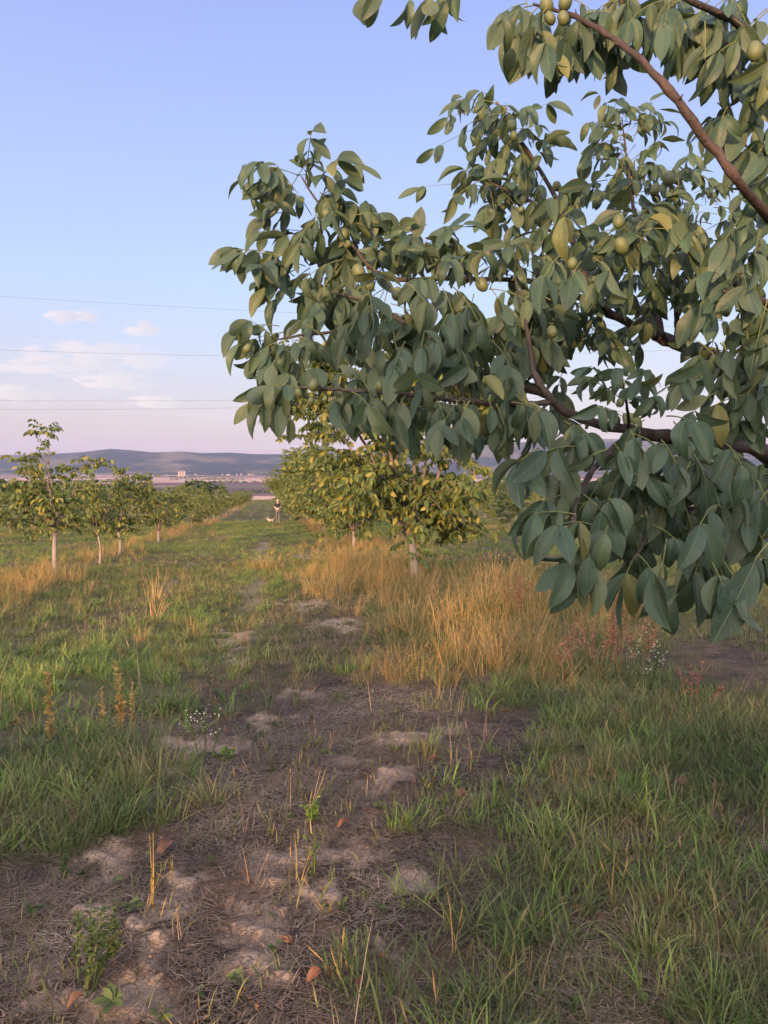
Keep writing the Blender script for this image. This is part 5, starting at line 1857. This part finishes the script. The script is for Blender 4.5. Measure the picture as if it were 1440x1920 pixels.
def person():
    skin_m = plain('skin', (0.50, 0.32, 0.25), 0.6, 0.05)
    navy = plain('navy_cloth', (0.016, 0.018, 0.040), 0.85, 0.2)
    grey = plain('grey_brown_cloth', (0.21, 0.165, 0.165), 0.85, 0.15)
    white = plain('white_shoe', (0.70, 0.66, 0.62), 0.6, 0.05)
    capm = plain('pale_cap', (0.62, 0.50, 0.52), 0.8, 0.05)
    hair = plain('hair_brown', (0.05, 0.03, 0.022), 0.6, 0.2)
    blue = plain('pale_blue_cloth', (0.36, 0.46, 0.56), 0.7, 0.05)
    x, y = on_ground(521, 980)
    root = empty('person', (x, y, gz1(x, y)))
    root.rotation_euler = (0, 0, math.atan2(-x, y) + 0.12)
    root.scale = (1.02, 1.02, 1.02)
    tag(root, 'person in navy top, grey trousers and pale cap standing far down the lane', 'person')
    # facing -Y (towards the camera); the person is about 1.68 m tall
    J = [(0, 0, 0.92), (0, 0.01, 1.10), (0, 0.01, 1.30), (0, 0.015, 1.42), (0, 0.0, 1.50), (0, -0.015, 1.60),
         (0.09, 0, 0.88), (0.10, -0.01, 0.48), (0.10, 0.02, 0.09), (0.105, -0.10, 0.04),
         (-0.09, 0, 0.88), (-0.095, -0.01, 0.48), (-0.08, 0.02, 0.09), (-0.085, -0.10, 0.04),
         (0.17, 0.01, 1.38), (0.235, 0.0, 1.13), (0.10, -0.17, 1.08), (0.03, -0.19, 1.09),
         (-0.17, 0.01, 1.38), (-0.235, 0.0, 1.13), (-0.10, -0.17, 1.05), (-0.03, -0.19, 1.04)]
    E = [(0, 1), (1, 2), (2, 3), (3, 4), (4, 5), (0, 6), (6, 7), (7, 8), (8, 9), (0, 10), (10, 11), (11, 12), (12, 13), (3, 14), (14, 15), (15, 16), (16, 17), (3, 18), (18, 19), (19, 20), (20, 21)]
    Rr = [(0.15, 0.10), (0.135, 0.09), (0.15, 0.10), (0.10, 0.07), 0.05, (0.075, 0.09), 0.085, 0.058, 0.042, 0.036, 0.085, 0.058, 0.042, 0.036, 0.055, 0.042, 0.032, 0.028, 0.055, 0.042, 0.032, 0.028]
    # fingers: four and a thumb on each hand
    for (hand, sx_) in ((17, -1), (21, 1)):
        hx, hy, hz = J[hand]
        for k, (dx, dz, ln) in enumerate(((0.07, 0.025, 1), (0.078, 0.008, 1), (0.075, -0.01, 1), (0.062, -0.026, 1), (0.03, 0.05, 1))):
            J.append((hx + sx_ * dx * 0.6, hy - 0.012, hz + dz * 0.8))
            J.append((hx + sx_ * dx, hy + 0.008, hz + dz))
            n = len(J)
            E += [(hand, n - 2), (n - 2, n - 1)]
            Rr += [0.009, 0.008]
    skin_mesh('body', J, E, Rr, skin_m, root, 1)
    skin_mesh('shirt', [(0, 0.005, 0.94), (0, 0.01, 1.10), (0, 0.01, 1.30), (0, 0.015, 1.42), (0.175, 0.01, 1.385), (0.225, 0.0, 1.19), (-0.175, 0.01, 1.385), (-0.225, 0, 1.19)],
              [(0, 1), (1, 2), (2, 3), (3, 4), (4, 5), (3, 6), (6, 7)], [(0.165, 0.115), (0.155, 0.105), (0.17, 0.115), (0.115, 0.08), 0.070, 0.062, 0.070, 0.062], navy, root, 1)
    skin_mesh('trousers', [(0, 0, 0.95), (0.09, 0, 0.86), (0.10, -0.01, 0.48), (0.10, 0.02, 0.12), (-0.09, 0, 0.86), (-0.095, -0.01, 0.48), (-0.08, 0.02, 0.12)],
              [(0, 1), (1, 2), (2, 3), (0, 4), (4, 5), (5, 6)], [(0.155, 0.11), 0.098, 0.072, 0.058, 0.098, 0.072, 0.058], grey, root, 1)
    for sx_ in (0.103, -0.083):
        mb = MB()
        mb.ball((sx_, -0.06, 0.035), 0.05, 10, 6, (0.95, 2.4, 0.95))
        mb.build('shoe', white, root)
    mb = MB()
    mb.ball((0, 0.012, 1.605), 0.098, 12, 8, (0.86, 1.0, 0.95))
    mb.build('hair', hair, root)
    mb = MB()
    mb.ball((0, 0.0, 1.63), 0.098, 12, 8, (0.92, 1.06, 0.78))
    mb.box((-0.07, -0.18, 1.635), (0.07, -0.07, 1.647))
    mb.build('cap', capm, root)
    mb = MB()
    mb.ball((0, -0.112, 1.575), 0.012, 6, 5, (0.8, 1.2, 1.4))
    mb.build('nose', skin_m, root)
    for sx_ in (-0.032, 0.032):
        mb = MB()
        mb.ball((sx_, -0.098, 1.60), 0.010, 6, 5, (1.3, 0.6, 0.8))
        mb.build('eye', hair, root)
        mb = MB()
        mb.ball((sx_ * 2.5, -0.005, 1.59), 0.02, 6, 5, (0.5, 0.9, 1.5))
        mb.build('ear', skin_m, root)
    mb = MB()
    mb.ball((0, -0.095, 1.538), 0.02, 8, 5, (1.2, 0.4, 0.35))
    mb.build('mouth', plain('lips', (0.35, 0.14, 0.12), 0.6, 0.05), root)
    # pale blue bundle held in front of the waist
    cloth = MB()
    V = []
    for i in range(9):
        for j in range(5):
            u, v = i / 8 - 0.5, j / 4 - 0.5
            V.append((u * 0.24, -0.215 - 0.02 * math.sin(9 * u + 2 * v) + 0.14 * u * u, v * 0.11 + 0.015 * math.sin(7 * u)))
    f4 = [(i * 5 + j, (i + 1) * 5 + j, (i + 1) * 5 + j + 1, i * 5 + j + 1) for i in range(8) for j in range(4)]
    cloth.add(V, None, f4)
    o = cloth.build('folded_cloth', blue)
    sol = o.modifiers.new('thickness', 'SOLIDIFY')
    sol.thickness = 0.03
    o.matrix_world = Matrix.Translation(root.location + Vector((0, 0, 1.07))) @ root.rotation_euler.to_matrix().to_4x4()
    tag(o, 'pale blue cloth held in front by the person on the lane', 'cloth')

    # small pale dog at the person's feet
    fur = plain('fur_pale', (0.52, 0.38, 0.30), 0.9, 0.25, 6)
    x2, y2 = on_ground(507, 981)
    dg = empty('dog', (x2, y2 - 0.2, gz1(x2, y2 - 0.2)))
    dg.rotation_euler = (0, 0, 0.15)
    dg.scale = (0.82, 0.82, 0.82)
    tag(dg, 'small white and ginger dog beside the person on the lane', 'dog')
    J = [(0.0, 0, 0.27), (0.14, 0, 0.27), (0.22, 0, 0.29), (-0.14, 0, 0.28), (-0.20, 0, 0.36), (-0.25, 0, 0.43), (-0.33, 0, 0.41),
         (0.18, 0.06, 0.17), (0.22, 0.06, 0.10), (0.20, 0.06, 0.015), (0.18, -0.06, 0.17), (0.22, -0.06, 0.10), (0.20, -0.06, 0.015),
         (-0.14, 0.06, 0.15), (-0.14, 0.06, 0.015), (-0.14, -0.06, 0.15), (-0.14, -0.06, 0.015), (0.29, 0, 0.38), (0.33, 0, 0.46),
         (-0.23, 0.045, 0.50), (-0.23, -0.045, 0.50)]
    E = [(0, 1), (1, 2), (0, 3), (3, 4), (4, 5), (5, 6), (1, 7), (7, 8), (8, 9), (1, 10), (10, 11), (11, 12), (3, 13), (13, 14), (3, 15), (15, 16), (2, 17), (17, 18), (5, 19), (5, 20)]
    Rr = [0.085, 0.085, 0.06, 0.10, 0.065, 0.065, 0.03, 0.045, 0.025, 0.022, 0.045, 0.025, 0.022, 0.035, 0.024, 0.035, 0.024, 0.03, 0.02, 0.015, 0.015]
    skin_mesh('body', J, E, Rr, fur, dg, 1)
    mb = MB()
    mb.ball((-0.36, 0, 0.42), 0.016, 6, 5)
    mb.build('nose', hair, dg)


person()

# ------------------------------------------------------------------ air: haze over the valley
def haze():
    m, nt = new_mat('evening_haze')
    t = NT(nt)
    pv = t.n('ShaderNodeVolumePrincipled')
    pv.inputs['Color'].default_value = (0.44, 0.57, 1.0, 1)
    pv.inputs['Density'].default_value = 0.000036
    pv.inputs['Anisotropy'].default_value = 0.0
    o = t.n('ShaderNodeOutputMaterial')
    nt.links.new(pv.outputs[0], o.inputs['Volume'])
    mb = MB()
    mb.box((-30000, -15500, -75), (30000, 15500, 480))
    ob = mb.build('haze', m, smooth=False)
    ob['kind'] = 'stuff'
    ob['label'] = 'thin lilac evening haze in front of the far hills'
    ob['category'] = 'haze'


haze()
